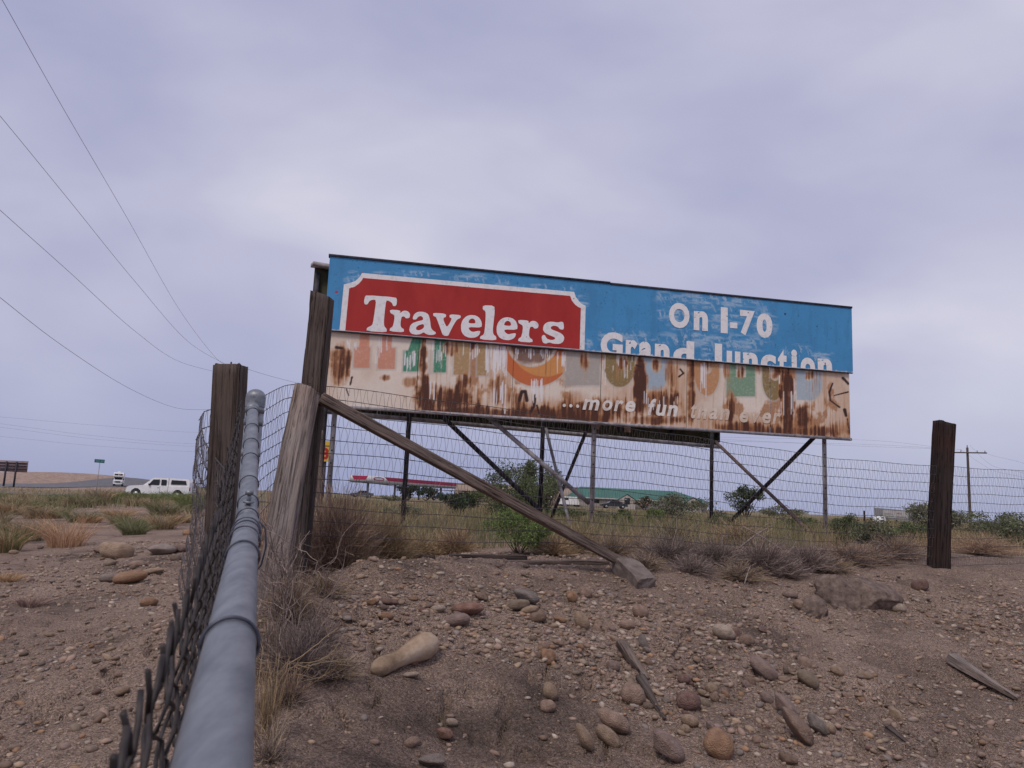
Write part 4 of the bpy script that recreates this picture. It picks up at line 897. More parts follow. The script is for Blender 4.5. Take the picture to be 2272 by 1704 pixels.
def motorhome(x, y, yaw):
    t_ = empty('motorhome'); t_['local'] = 1; tag(t_, 'white motorhome seen head-on coming down the road', 'motorhome')
    rel(t_, 'body', *prism([(-2.6, .7), (-2.6, 3.1), (-2.4, 3.2), (4.2, 3.2), (4.2, .6)], -1.15, 1.15), M['white_paint'])
    rel(t_, 'cab', *prism([(-4.0, .6), (-4.05, 1.25), (-3.3, 1.45), (-2.61, 2.05), (-2.61, .6)], -.98, .98, .12, 1.3), M['white_paint'])
    rel(t_, 'overhang', *prism([(-3.7, 2.30), (-3.55, 3.02), (-3.2, 3.15), (-2.61, 3.17), (-2.61, 2.08), (-3.2, 2.10)], -1.12, 1.12), M['white_paint'])
    for a, c in ((-.85, -.08), (.08, .85)): V, Fc = box((-3.69, a, 2.55), (-3.60, c, 2.88)); rel(t_, 'front_window', V - [.02, 0, 0], Fc, M['glass'])
    V, Fc = prism([(-3.27, 1.50), (-2.72, 2.02), (-2.66, 2.0), (-3.2, 1.46)], -.80, .80); rel(t_, 'windshield', V + [-.05, 0, .03], Fc, M['glass'])
    V, Fc = box((-4.09, -.55, .80), (-4.03, .55, 1.12)); rel(t_, 'grille', V, Fc, M['black'])
    for s_ in (-1, 1):
        V, Fc = box((-4.10, s_ * .76 - .13, .88), (-4.02, s_ * .76 + .13, 1.10)); rel(t_, 'headlight', V, Fc, M['chrome']); V, Fc = box((-3.1, s_ * 1.12 - .1, 1.45), (-2.95, s_ * 1.12 + .1, 1.8)); rel(t_, 'wing_mirror', V, Fc, M['black'])
        for xx in (-3.1, 2.6): wheel(t_, xx, s_ * .9, .40, .26, s_)
    V, Fc = box((-4.2, -1, .42), (-4.06, 1, .62)); rel(t_, 'front_bumper', V, Fc, M['white_paint'])
    V, Fc = box((.2, -.4, 3.2), (1.2, .4, 3.5)); rel(t_, 'roof_unit', V, Fc, M['white_paint'])
    placed(t_, x, y, yaw)
mp_ = at(262, 1077, 196); motorhome(float(mp_[0]), 196, R(90 + 24))
def sedan(label, x, y, yaw, paint, nm='parked_car', van=False):
    t_ = empty(nm); t_['local'] = 1; tag(t_, label, 'van' if van else 'car')
    if van: rel(t_, 'body', *prism([(-2.5, .35), (-2.5, .95), (-1.9, 1.15), (-1.3, 1.85), (-1.1, 1.98), (2.4, 1.98), (2.5, 1.8), (2.5, .35)], -.95, .95, .1, 1.2), paint)
    else:
        rel(t_, 'body', *prism([(-2.3, .35), (-2.35, .72), (-1.3, .92), (1.6, .95), (2.25, .92), (2.3, .4)], -.88, .88), paint); rel(t_, 'cabin', *prism([(-1.2, .92), (-.55, 1.38), (.75, 1.40), (1.5, .95)], -.80, .80, .3, .95), paint)
    for s_ in (-1, 1):
        q = [(-1.25, 1.25), (-1.0, 1.75), (-.2, 1.78), (-.2, 1.25)] if van else [(-.95, .98), (-.5, 1.30), (.7, 1.32), (1.2, .98)]
        V, Fc = prism(q, s_ * .84 - .05, s_ * .84 + .05); rel(t_, 'side_window', V + np.array([0, s_ * .05 if van else -s_ * .02, 0]), Fc, M['glass'])
        for xx in (-1.45, 1.45): wheel(t_, xx, s_ * .78, .32, .2, s_)
    placed(t_, x, y, yaw)
M['car_dark'] = mat('dark car paint', (.025, .03, .04), .3, spec=.5); M['car_grey'] = mat('grey car paint', (.12, .13, .16), .35)
def lot(px, py, Y): p = at(px, py, Y); return float(p[0]), float(p[1])
sedan('white van parked beside the green-roofed motel', *lot(1262, 1117, 170), R(3), M['white_paint'], 'parked_van', True)
sedan('dark sedan parked in front of the green-roofed motel', *lot(1362, 1120, 140), R(4), M['car_dark'])
sedan('blue-grey car parked below the filling station canopy', *lot(803, 1098, 165), R(20), M['car_grey'])
sedan('grey car parked near the last column of the canopy', *lot(977, 1104, 178), R(12), M['car_grey'])

# ------------------------------------------------------------------ filling station
M['fascia'] = noise_mat('white fascia', (.62, .62, .66), (.72, .72, .75), .5, .6); M['crimson'] = noise_mat('crimson stripe', (.34, .02, .07), (.40, .03, .09), .5, .5); M['soffit'] = mat('grey soffit', (.25, .27, .30), .7)
def along(A, B_, f0, f1, z0, z1_, d0, d1):
    """upright slab on the line A-B between fractions, offset d towards the viewer side"""
    A = np.asarray(A, float); B_ = np.asarray(B_, float); L = np.linalg.norm(B_ - A); u_ = (B_ - A) / L; n_ = np.array([u_[1], -u_[0]])
    V = []
    for z in (z0, z1_):
        for f, d in ((f0, d0), (f1, d0), (f1, d1), (f0, d1)): p = A + u_ * f + n_ * d; V.append([p[0], p[1], z])
    return np.array(V), BOXF
c0 = at(822, 1060, 150)[:2]; c1 = at(1012, 1072, 182)[:2]; CL = float(np.linalg.norm(c1 - c0)); cu_ = (c1 - c0) / CL; cn = np.array([-cu_[1], cu_[0]]); c2 = c0 + cn * 4.6
cz0, cz1 = at(822, 1068, 150)[2], at(822, 1055.5, 150)[2]
can = empty('canopy', (float(c0[0]), float(c0[1]), gz(*c0))); tag(can, 'filling station canopy with a crimson stripe along its white fascia', 'canopy')
mesh_obj('roof_deck', *along(c0, c1, 0, CL, cz0, cz1 - .03, -4.6, 0), M['soffit'], can)
mesh_obj('fascia', *along(c0, c1, -.12, CL + .12, cz0 - .02, cz1, .01, .12), M['fascia'], can); mesh_obj('fascia', *along(c2, c0, 0, 4.55, cz0 - .02, cz1, .01, .12), M['fascia'], can)
mesh_obj('soffit_edge', *along(c0, c1, .0, CL, cz0 - .30, cz0 - .025, -4.5, -.05), M['soffit'], can)
def tpz(A, B_, q, m, nm, d=.125):
    A = np.asarray(A, float); B_ = np.asarray(B_, float); u_ = (B_ - A) / np.linalg.norm(B_ - A); n_ = np.array([u_[1], -u_[0]]); n = len(q); V = []
    for dd in (d, d + .03):
        for f, z in q: p = A + u_ * f + n_ * dd; V.append([p[0], p[1], z])
    mesh_obj(nm, np.array(V), [list(range(n)), list(range(n, 2 * n))[::-1]] + [[i, n + i, n + (i + 1) % n, (i + 1) % n] for i in range(n)], m, can)
hz_ = cz1 - cz0
tpz(c0, c1, [(4.7, cz1 - .04), (CL, cz1 - .04), (CL, cz0 + .28 * hz_), (6.0, cz0 + .28 * hz_)], M['crimson'], 'stripe'); tpz(c2, c0, [(.5, cz1 - .04), (4.1, cz1 - .04), (3.6, cz0 + .25 * hz_), (1.0, cz0 + .25 * hz_)], M['crimson'], 'stripe')
ov = [(2.7 + 1.9 * math.cos(a), cz0 + hz_ * .52 + hz_ * .34 * math.sin(a)) for a in np.linspace(0, 2 * np.pi, 20, endpoint=False)]; tpz(c0, c1, ov, M['crimson'], 'emblem'); ov = [(2.7 + 1.5 * math.cos(a), cz0 + hz_ * .52 + hz_ * .20 * math.sin(a)) for a in np.linspace(0, 2 * np.pi, 20, endpoint=False)]; tpz(c0, c1, ov, M['fascia'], 'emblem_band', .16)
for f in (.08, .36, .64, .92): p = c0 + cu_ * CL * f + cn * 2.3; rod('column', [[p[0], p[1], gz(*p)], [p[0], p[1], cz0 - .29]], .22, M['soffit'], can, 12)

# ------------------------------------------------------------------ buildings
M['beige'] = noise_mat('beige block wall', (.36, .28, .24), (.43, .34, .29), .6, .9); M['cream_wall'] = noise_mat('cream wall', (.40, .36, .32), (.47, .43, .39), .6, .9)
M['green_roof'] = noise_mat('green metal roof', (.045, .135, .11), (.065, .165, .135), .3, .7, (1, 1, 1)); M['trim'] = mat('pale trim', (.46, .44, .43), .7)
def building_block(px0, px1, Y0, Y1, ztop, label, dep=12):
    a = at(px0, 1100, Y0)[:2]; c = at(px1, 1100, Y1)[:2]; L = float(np.linalg.norm(c - a)); g0 = gz(*a) - .3
    t_ = empty('store_building', (float(a[0]), float(a[1]), g0)); tag(t_, label, 'building')
    mesh_obj('wall', *along(a, c, 0, L, g0, ztop, -dep, 0), M['beige'], t_); mesh_obj('parapet', *along(a, c, -.1, L + .1, ztop + .002, ztop + .22, -dep - .1, .1), M['trim'] if False else M['beige'], t_)
    for f in (.55, .72):
        dr = mesh_obj('door', *along(a, c, L * f, L * f + 1.3, g0 + .3, g0 + 2.5, .005, .06), M['trim'], t_)
    for f in (.12, .3): mesh_obj('window', *along(a, c, L * f, L * f + 1.6, g0 + 1.3, g0 + 2.4, .005, .06), M['glass'], t_)
    mesh_obj('roof_unit', *along(a, c, L * .62, L * .62 + 2.2, ztop + .222, ztop + 1.0, -4, -2.4), M['soffit'], t_); return t_
zt1 = at(1100, 1078, 190)[2]
building_block(1008, 1298, 186, 176, zt1, 'beige flat-roofed store building between the canopy and the green-roofed motel')
# motel with hipped green roof
ma = at(1295, 1110, 165)[:2]; mb = at(1578, 1120, 172)[:2]; ML_ = float(np.linalg.norm(mb - ma)); mg = gz(*ma) - .2
mot = empty('motel', (float(ma[0]), float(ma[1]), mg)); tag(mot, 'single-storey cream motel with a long green hipped roof and small gables', 'building')
ze = at(1430, 1109, 167)[2]; zr = at(1430, 1086, 172)[2]; mu = (mb - ma) / ML_; mn = np.array([mu[1], -mu[0]])
mesh_obj('wall', *along(ma, mb, .6, ML_ - .6, mg, ze + .02, -11.4, -.6), M['cream_wall'], mot)
def mpt(f, d, z): p = ma + mu * f + mn * d; return [p[0], p[1], z]
RV = np.array([mpt(0, 0, ze), mpt(ML_, 0, ze), mpt(ML_, -12, ze), mpt(0, -12, ze), mpt(1.2, -6, zr), mpt(ML_ - 5.5, -6, zr)])
rf_ = mesh_obj('roof', RV, [[0, 1, 5, 4], [1, 2, 5], [2, 3, 4, 5], [3, 0, 4], [3, 2, 1, 0]], M['green_roof'], mot)
mesh_obj('fascia_board', *along(ma, mb, -.05, ML_ + .05, ze - .22, ze - .003, -.15, .05), M['trim'], rf_)
for f in np.linspace(2.4, ML_ - 3, 8): mesh_obj('window', *along(ma, mb, f, f + 1.2, mg + 1.2, mg + 2.4, -.595, -.54), M['glass'], mot)
for f in (9.3, ML_ - 4.6):
    wv_ = 2.2; GVx = []
    for d in (.9, -2.5):
        for ff, z in ((f - wv_, ze - .25), (f + wv_, ze - .25), (f, ze + 1.05)): GVx.append(mpt(ff, d, z))
    gb_ = mesh_obj('gable_roof', np.array(GVx), [[0, 3, 5, 2], [1, 2, 5, 4], [0, 1, 4, 3]], M['green_roof'], mot)
    GVx = []
    for d in (.8, -.5):
        for ff, z in ((f - wv_ + .35, mg), (f + wv_ - .35, mg), (f + wv_ - .35, ze - .2), (f, ze + .85), (f - wv_ + .35, ze - .2)): GVx.append(mpt(ff, d, z))
    mesh_obj('gable_wall', np.array(GVx), [[0, 1, 2, 3, 4], [9, 8, 7, 6, 5], [0, 5, 6, 1], [1, 6, 7, 2], [4, 9, 5, 0]], M['cream_wall'], mot); mesh_obj('window', *along(ma, mb, f - .6, f + .6, mg + 1.2, mg + 2.5, .805, .85), M['glass'], mot)

# ------------------------------------------------------------------ signs
M['sign_yellow'] = noise_mat('yellow sign face', (.52, .34, .045), (.60, .42, .08), .6, .5); M['sign_red'] = mat('red sign paint', (.42, .02, .02), .5); M['sign_green'] = mat('green sign', (.02, .10, .115), .6); M['sign_back'] = noise_mat('bare sign back', (.22, .165, .17), (.30, .23, .23), .8, .8)
def upright_plate(par, name, pts, p0, m, th=.2, d=0, yaw=0.):
    """outline in (across, up) metres about p0, facing the viewer"""
    cx, sx_ = math.cos(yaw), math.sin(yaw); n = len(pts); V = []
    for dd in (-d - th, -d):
        for a, z in pts: V.append([p0[0] + a * cx - dd * sx_ * -1, p0[1] + a * sx_ + dd, p0[2] + z])
    return mesh_obj(name, np.array(V), [list(range(n)), list(range(n, 2 * n))[::-1]] + [[i, n + i, n + (i + 1) % n, (i + 1) % n] for i in range(n)], m, par)
sp_ = at(723, 1002, 120); ms = 120 / FPX
s8 = empty('motel_sign', (sp_[0], sp_[1], gz(sp_[0], sp_[1]))); tag(s8, 'tall yellow sign with a big red figure eight beside the perforated billboard post', 'sign')
upright_plate(s8, 'sign_face', [(-13 * ms, 19 * ms), (-8 * ms, 23 * ms), (8 * ms, 23 * ms), (13 * ms, 19 * ms), (13 * ms, -15 * ms), (7 * ms, -22 * ms), (-7 * ms, -22 * ms), (-13 * ms, -15 * ms)], sp_, M['sign_yellow'], .4)
cu8 = bpy.data.curves.new('figure', 'FONT'); cu8.body = '8'; cu8.size = 1; cu8.offset = .04; cu8.extrude = .02
me8 = curve_mesh(bpy.data.objects.new('figure', cu8)); co = np.array([v.co[:] for v in me8.vertices]); lo, hi_ = co.min(0), co.max(0)
F8 = [list(p.vertices) for p in me8.polygons]; V8 = np.stack([sp_[0] + ((co[:, 0] - lo[0]) / (hi_[0] - lo[0]) - .5) * 15 * ms, sp_[1] - .43 - co[:, 2], sp_[2] + ((co[:, 1] - lo[1]) / (hi_[1] - lo[1])) * 25 * ms - 17 * ms], 1); bpy.data.meshes.remove(me8)
mesh_obj('figure', V8, F8, M['sign_red'], s8)
upright_plate(s8, 'name_band', [(-9 * ms, 11 * ms), (9 * ms, 11 * ms), (9 * ms, 13.5 * ms), (-9 * ms, 13.5 * ms)], sp_ - [0, .42, 0], mat('ochre band', (.22, .15, .04), .6), .03)
rod('sign_pole', [[sp_[0], sp_[1] + .05, gz(sp_[0], sp_[1]) - .3], [sp_[0], sp_[1] + .05, sp_[2] - 21 * ms]], .20, M['steel_dark'], s8, 12)
sg = at(221, 1023, 66); ss_ = empty('street_sign', (sg[0], sg[1], gz(sg[0], sg[1]))); tag(ss_, 'small green street name sign on a thin post above the road junction', 'street sign')
upright_plate(ss_, 'sign_blade', [(-.42, -.13), (.42, -.16), (.42, .13), (-.42, .15)], sg, M['sign_green'], .02); M['sign_smudge'] = mat('worn sign lettering', (.12, .22, .25), .6)
for a, w_ in ((-.30, .10), (-.16, .08), (-.05, .07), (.12, .10), (.25, .09)): upright_plate(ss_, 'worn_character', [(a, -.05), (a + w_, -.055), (a + w_, .05), (a, .055)], sg - [0, .021, 0], M['sign_smudge'], .004)
rod('sign_post', [[sg[0] + .0, sg[1] + .03, gz(sg[0], sg[1]) - .2], [sg[0] + .02, sg[1] + .03, sg[2] - .16]], .035, M['steel'], ss_, 8); rod('sign_bracket', [[sg[0] + .02, sg[1] + .03, sg[2] - .161], [sg[0] + .02, sg[1] + .012, sg[2] + .0]], .012, M['steel'], ss_, 6)
bb0, bb1 = at(-70, 1030, 118), at(61, 1034, 118)
fb = empty('roadside_billboard', (bb1[0] - 3, bb1[1], gz(bb1[0] - 3, bb1[1]))); tag(fb, 'back of a distant roadside billboard standing on several posts by the road', 'billboard')
zt_, zb_ = at(30, 1022, 118)[2], at(30, 1047, 118)[2]
mesh_obj('panel', *along(bb0[:2], bb1[:2], 0, float(np.linalg.norm(bb1[:2] - bb0[:2])), zb_, zt_, -.12, 0), M['sign_back'], fb); LB = float(np.linalg.norm(bb1[:2] - bb0[:2]))
for f in (.08, .30, .48, .66, .83): q = bb0[:2] + (bb1[:2] - bb0[:2]) * f; mesh_obj('post', *bar([q[0], q[1] - .25, gz(*q) - .3], [q[0], q[1] - .25, zt_ - .15], .20, .2, (0, 1, 0)), M['steel_dark'], fb)
for z in (zb_ + .35, (zb_ + zt_) / 2, zt_ - .4): mesh_obj('stringer', *along(bb0[:2], bb1[:2], .05, LB - .05, z, z + .12, .002, .14), M['steel_dark'], fb)
# low sign board among the brush on the right
ls = at(1990, 1142, 70); k70 = 70 / FPX; lw = empty('field_sign', (ls[0], ls[1], gz(ls[0], ls[1]))); tag(lw, 'low grey sign board with worn red and dark lettering in the far brush', 'sign')
upright_plate(lw, 'board', [(-50 * k70, -10 * k70), (47 * k70, -13 * k70), (47 * k70, 9 * k70), (-50 * k70, 13 * k70)], ls, noise_mat('grey board', (.17, .17, .19), (.26, .26, .27), 1, .8), .12)
upright_plate(lw, 'poster', [(-32 * k70, -7 * k70), (24 * k70, -8 * k70), (24 * k70, 8 * k70), (-32 * k70, 9 * k70)], ls - [0, .122, 0], noise_mat('pale poster', (.38, .37, .36), (.46, .45, .44), 1, .8), .02)
for a, w_, z, m_x in ((-30, 20, 1, 'black'), (-2, 11, 3, 'sign_red'), (-2, 20, -4, 'black')): upright_plate(lw, 'worn_lettering', [(a * k70, (z - 1.4) * k70), ((a + w_) * k70, (z - 1.8) * k70), ((a + w_) * k70, (z + 1.2) * k70), (a * k70, (z + 1.6) * k70)], ls - [0, .144, 0], noise_mat('worn ' + m_x, (.22, .20, .20) if m_x == 'black' else (.36, .12, .12), (.36, .35, .34), 3, .8), .01)
for a in (-40, 0, 38): rod('post', [[ls[0] + a * k70, ls[1] + .1, gz(ls[0], ls[1]) - .2], [ls[0] + a * k70, ls[1] + .1, ls[2] + 5 * k70]], .07, M['steel_dark'], lw, 8)
tk = at(1952, 1156, 62); V, Fq = tube([[tk[0] - .45, tk[1], tk[2]], [tk[0] - .36, tk[1], tk[2]], [tk[0] + .3, tk[1], tk[2]], [tk[0] + .42, tk[1], tk[2]]], [.1, .38, .38, .1], 16); o = mesh_obj('storage_tank', V - [0, 0, 0], Fq, M['white_paint'], None, True, loc=(tk[0], tk[1], tk[2])); 
tag(o, 'small white rounded tank in the brush in front of the low grey sign board', 'tank')
V, Fq = cat_mesh([bar([tk[0] + s_, tk[1], gz(tk[0], tk[1]) - .1], [tk[0] + s_, tk[1], tk[2] - .3], .08, .3, (0, 1, 0)) for s_ in (-.25, .25)]); ch_ = mesh_obj('cradle', V - np.array([tk[0], tk[1], tk[2]]), Fq, M['steel_dark']); ch_.parent = o
def stub(px, py0, py1, Y, w, label):
    a, c = at(px, py0, Y), at(px, py1, Y); a[2] = gz(a[0], a[1]) - .2; o = timber('fence_post', a, c, w, w, M['wood_black'], .8, seg=8, ring=12, seed=int(px)); tag(o, label, 'fence post')
stub(1918, 1154, 1133, 48, .09, 'thin distant fence post in the field left of the low grey sign board'); stub(2262, 1158, 1144, 52, .10, 'thin distant fence post in the brush beyond the utility pole')

# ------------------------------------------------------------------ utility poles and wires
def upole(px, ptop, Y, label, arm=True, w=.13):
    t_ = at(px, ptop, Y); g0 = gz(t_[0], t_[1]); u_ = empty('utility_pole', (t_[0], t_[1], g0)); tag(u_, label, 'utility pole')
    timber('pole', np.array([t_[0] + .0, t_[1], g0 - .3]), np.array(t_), w * 2, w * 2, M['wood_dark'], 1.0, seg=14, ring=14, taper=.75, parent=u_)
    rod('insulator', [[t_[0], t_[1], t_[2] + .02], [t_[0], t_[1], t_[2] + .28]], .045, M['steel_dark'], u_, 8)
    return u_, t_
up1, t1 = upole(512, 815, 40, 'utility pole top just showing above the square brown fence post', w=.12)
up2, t2 = upole(2146, 993, 92, 'utility pole with a crossarm standing in the field beyond the tarred post', w=.17)
mesh_obj('crossarm', *bar([t2[0] - 2.25, t2[1] - .25, t2[2] - .62 - .06], [t2[0] + 2.1, t2[1] - .25, t2[2] - .62 + .06], .12, .14), M['wood_dark'], up2)
for a in (-2.0, -.9, 1.0, 1.9): rod('insulator', [[t2[0] + a, t2[1] - .25, t2[2] - .56], [t2[0] + a, t2[1] - .25, t2[2] - .30]], .05, M['steel'], up2, 8)
up3, t3 = upole(520, 935, 140, 'far utility pole hidden behind the square brown fence post', w=.16)
def wire(pts, label, r=.009, group=None):
    P = np.array([at(*p) if len(p) == 3 and not isinstance(p, np.ndarray) else p for p in pts], float); n = len(P); t_ = np.arange(n); tt = np.linspace(0, n - 1, 80)
    # smooth curve through the sighted points (Catmull-Rom)
    out = []
    for x in tt:
        i = min(int(x), n - 2); f = x - i; p0, p1, p2, p3 = P[max(i - 1, 0)], P[i], P[i + 1], P[min(i + 2, n - 1)]
        out.append(.5 * ((2 * p1) + (-p0 + p2) * f + (2 * p0 - 5 * p1 + 4 * p2 - p3) * f * f + (-p0 + 3 * p1 - 3 * p2 + p3) * f ** 3))
    V, Fq = tube(np.array(out), .72 * r * np.linspace(1, 1, 80), 5, caps=False); o = mesh_obj('overhead_wire', V, Fq, M['power_wire'], None, True, loc=tuple(P[-1])); tag(o, label, 'wire', group)
wire([(-60, -110, 11), (5, 0, 12.5), (140, 240, 15.5), (280, 480, 21), (400, 690, 30), (480, 795, 37.5), (512, 812, 40)], 'steepest overhead wire running down to the top of the hidden utility pole', .007)
wire([(-60, 190, 14.5), (0, 257, 16), (150, 440, 19.5), (300, 625, 25), (420, 760, 33), (512, 814, 40)], 'second overhead wire meeting the steepest wire at the hidden utility pole', .008)
wire([(-60, 410, 15), (0, 466, 16), (150, 600, 19.5), (300, 735, 26), (400, 803, 33), (512, 832, 40)], 'third overhead wire down, reaching the hidden pole just below its top', .008)
wire([(-60, 610, 15), (0, 660, 16), (140, 768, 20), (280, 858, 26), (380, 902, 32), (440, 909, 36), (512, 905, 40)], 'lowest sagging overhead wire of the near utility line', .008)
wire([t1 + np.array([0, 0, .2]), at(640, 845, 47), at(900, 905, 58), at(1300, 955, 72), at(1800, 985, 84), t2 + np.array([-2, -.25, -.3])], 'overhead wire leaving the hidden pole and passing behind the billboard', .012)
for k, (ya, yb, yc) in enumerate(((925, 944, 959), (940, 968, 984), (948, 975, 990), (968, 990, 1002))):
    wire([(-80, ya - 5, 120), (0, ya, 122), (220, yb, 130), (446, yc, 138), t3 + np.array([0, 0, -.3 - k * 1.3])], 'faint overhead wire of the far line crossing above the white pickup truck', .016, 'far overhead wires above the road')
for k, (y0_, yb_, a, dz) in enumerate(((1068, 1022, 1.9, -.3), (1090, 1030, .2, .25), (1100, 1034, -.9, -.3))):
    wire([t2 + np.array([a, -.25, dz]), at(2200, y0_ - 58, 86), at(2272, y0_ - 40, 78), at(2420, y0_ + 10, 60)], 'overhead wire running from the crossarm pole out past the tarred post', .012, 'wires leaving the crossarm pole')
for k, (a, dz) in enumerate(((-2.0, -.3), (-.9, -.3))):
    wire([at(1500, 968 + k * 8, 88), at(1750, 973 + k * 9, 90), at(1950, 978 + k * 9, 91), t2 + np.array([a, -.25, dz])], 'overhead wire coming from behind the billboard to the crossarm pole', .012, 'wires arriving at the crossarm pole')
# ------------------------------------------------------------------ stones
PAL = {'tan': (.37, .27, .19), 'pink': (.345, .24, .19), 'mauve': (.25, .185, .17), 'grey': (.25, .22, .205), 'orange': (.335, .19, .105), 'pale': (.48, .40, .335), 'maroon': (.155, .08, .075), 'brown': (.21, .14, .105), 'olive': (.235, .19, .14), 'red': (.25, .125, .095), 'slate': (.19, .18, .175), 'earth': (.16, .12, .10)}
m = mat('river stone', (.3, .25, .2), .85, spec=.25); b = m.node_tree.nodes['Principled BSDF']
oi = nd(m, 'ShaderNodeObjectInfo'); t = nd(m, 'ShaderNodeTexCoord'); n_ = nd(m, 'ShaderNodeTexNoise', Scale=1.7, Detail=7, Roughness=.65)
ad = nd(m, 'ShaderNodeVectorMath', operation='ADD'); lk(m, t.outputs['Object'], ad.inputs[0]); lk(m, oi.outputs['Location'], ad.inputs[1]); lk(m, ad.outputs[0], n_.inputs['Vector'])
rp = nd(m, 'ShaderNodeValToRGB'); rp.color_ramp.elements[0].position = .3; rp.color_ramp.elements[0].color = (.62, .58, .56, 1); rp.color_ramp.elements[1].position = .7; rp.color_ramp.elements[1].color = (1.22, 1.2, 1.18, 1)
lk(m, n_.outputs['Fac'], rp.inputs['Fac']); mm = nd(m, 'ShaderNodeMix', data_type='RGBA', blend_type='MULTIPLY'); mm.inputs['Factor'].default_value = 1
dn_ = nd(m, 'ShaderNodeTexNoise', Scale=3.1, Detail=6, Roughness=.7); lk(m, ad.outputs[0], dn_.inputs['Vector']); dr_ = nd(m, 'ShaderNodeValToRGB'); dr_.color_ramp.elements[0].position = .38; dr_.color_ramp.elements[0].color = (.12, .12, .12, 1); dr_.color_ramp.elements[1].position = .66; dr_.color_ramp.elements[1].color = (.62, .62, .62, 1); lk(m, dn_.outputs['Fac'], dr_.inputs['Fac'])
dx_ = nd(m, 'ShaderNodeMix', data_type='RGBA'); lk(m, dr_.outputs['Color'], dx_.inputs['Factor']); lk(m, oi.outputs['Color'], dx_.inputs['A']); dx_.inputs['B'].default_value = (.29, .22, .18, 1)
lk(m, dx_.outputs['Result'], mm.inputs['A']); lk(m, rp.outputs['Color'], mm.inputs['B']); lk(m, mm.outputs['Result'], b.inputs['Base Color'])
n2_ = nd(m, 'ShaderNodeTexNoise', Scale=9, Detail=6); lk(m, ad.outputs[0], n2_.inputs['Vector']); bp = nd(m, 'ShaderNodeBump', Strength=.6, Distance=.05); lk(m, n2_.outputs['Fac'], bp.inputs['Height']); lk(m, bp.outputs[0], b.inputs['Normal'])
M['stone'] = m
def ico(sub):
    bm = bmesh.new(); bmesh.ops.create_icosphere(bm, subdivisions=sub, radius=1); V = np.array([v.co[:] for v in bm.verts]); Fc = np.array([[v.index for v in f.verts] for f in bm.faces]); bm.free(); return V, Fc
ICO3 = ico(3); ICO1 = ico(1)
def noise3(V, s, o): return (fbm(V[:, 0] * s + o, V[:, 1] * s + V[:, 2] * s * .7, 3) + fbm(V[:, 2] * s + o * 2, V[:, 0] * s * .8 - V[:, 1] * s, 3) - 1)
stone_me = []
for k in range(12):
    V, Fc = ICO3; V = V.copy(); ang_ = k >= 7
    if ang_:                                            # broken, faceted stones: planes cut off the sphere
        g_ = np.random.default_rng(k)
        for _ in range(9):
            n_v = g_.normal(size=3); n_v /= np.linalg.norm(n_v); dd = g_.uniform(.55, .8); s_ = V @ n_v - dd; V = V - np.maximum(s_, 0)[:, None] * n_v[None]
        V = V / np.abs(V).max(0)[None]; V = V * (1 + .05 * noise3(V, 2.2, k * 3.1))[:, None]
    else:
        p_ = [2.0, 2.3, 2.6, 2.0, 2.2, 2.8, 2.4][k]; V = V / (np.sum(np.abs(V) ** p_, 1) ** (1 / p_))[:, None]; V = V * (1 + .30 * noise3(V, .9, k * 7.7) + .06 * noise3(V, 2.5, k))[:, None]
    V[:, 2] *= 1.0
    me = bpy.data.meshes.new('stone'); me.from_pydata(V.tolist(), [], Fc.tolist()); me.materials.append(M['stone']); me.polygons.foreach_set('use_smooth', np.ones(len(me.polygons), bool)); me.update()
    stone_me.append(me)
def put_stone(p, size, axes, color, label, group=None, shape=None, name='stone', cat_='stone', sink=.3):
    o = bpy.data.objects.new(name, stone_me[shape if shape is not None else int(rng.integers(0, 7))])
    a, b_, c = axes; Rm = np.stack([a, b_, c], 1); nrm_ = c
    up_size = abs(c[2]) * size[2] + abs(b_[2]) * size[1] + abs(a[2]) * size[0]
    q = np.array(p, float) + np.array([0, 0, 1]) * up_size * (1 - 2 * sink)
    o.matrix_world = Matrix(((Rm[0, 0] * size[0], Rm[0, 1] * size[1], Rm[0, 2] * size[2], q[0]), (Rm[1, 0] * size[0], Rm[1, 1] * size[1], Rm[1, 2] * size[2], q[1]), (Rm[2, 0] * size[0], Rm[2, 1] * size[1], Rm[2, 2] * size[2], q[2]), (0, 0, 0, 1)))
    o.color = (*color, 1); col.objects.link(o); tag(o, label, cat_, group); return o
def img_stone(px, py, w, h, color, label, tilt=0.0, group=None, shape=None, sink=.25, depth=.8, name='stone', cat_='stone'):
    """stone whose seen width and height were measured; tilt is the lean of its long axis, degrees clockwise"""
    p = hit(px, py + h * .25); D = np.linalg.norm(p - EYE); k = D / FPX * .97; v = (p - EYE) / D; r_h = np.cross(v, [0, 0, 1.]); r_h /= np.linalg.norm(r_h); u_h = np.cross(r_h, v); a_ = math.radians(-tilt)
    e1 = r_h * math.cos(a_) + u_h * math.sin(a_); e3 = -r_h * math.sin(a_) + u_h * math.cos(a_); e2 = np.cross(e3, e1)
    c_ = PAL[color] if isinstance(color, str) else color
    c_ = np.array(c_) * rng.uniform(.9, 1.1)
    return put_stone(p, (w / 2 * k, w / 2 * k * depth, h / 2 * k), (e1, e2, e3), c_, label, group, shape, name, cat_, sink)
S7 = lambda x, y: (780 + x / 3.072, 1220 + y / 3.072)
S8 = lambda x, y: (1500 + x / 2.865, 1180 + y / 2.865)
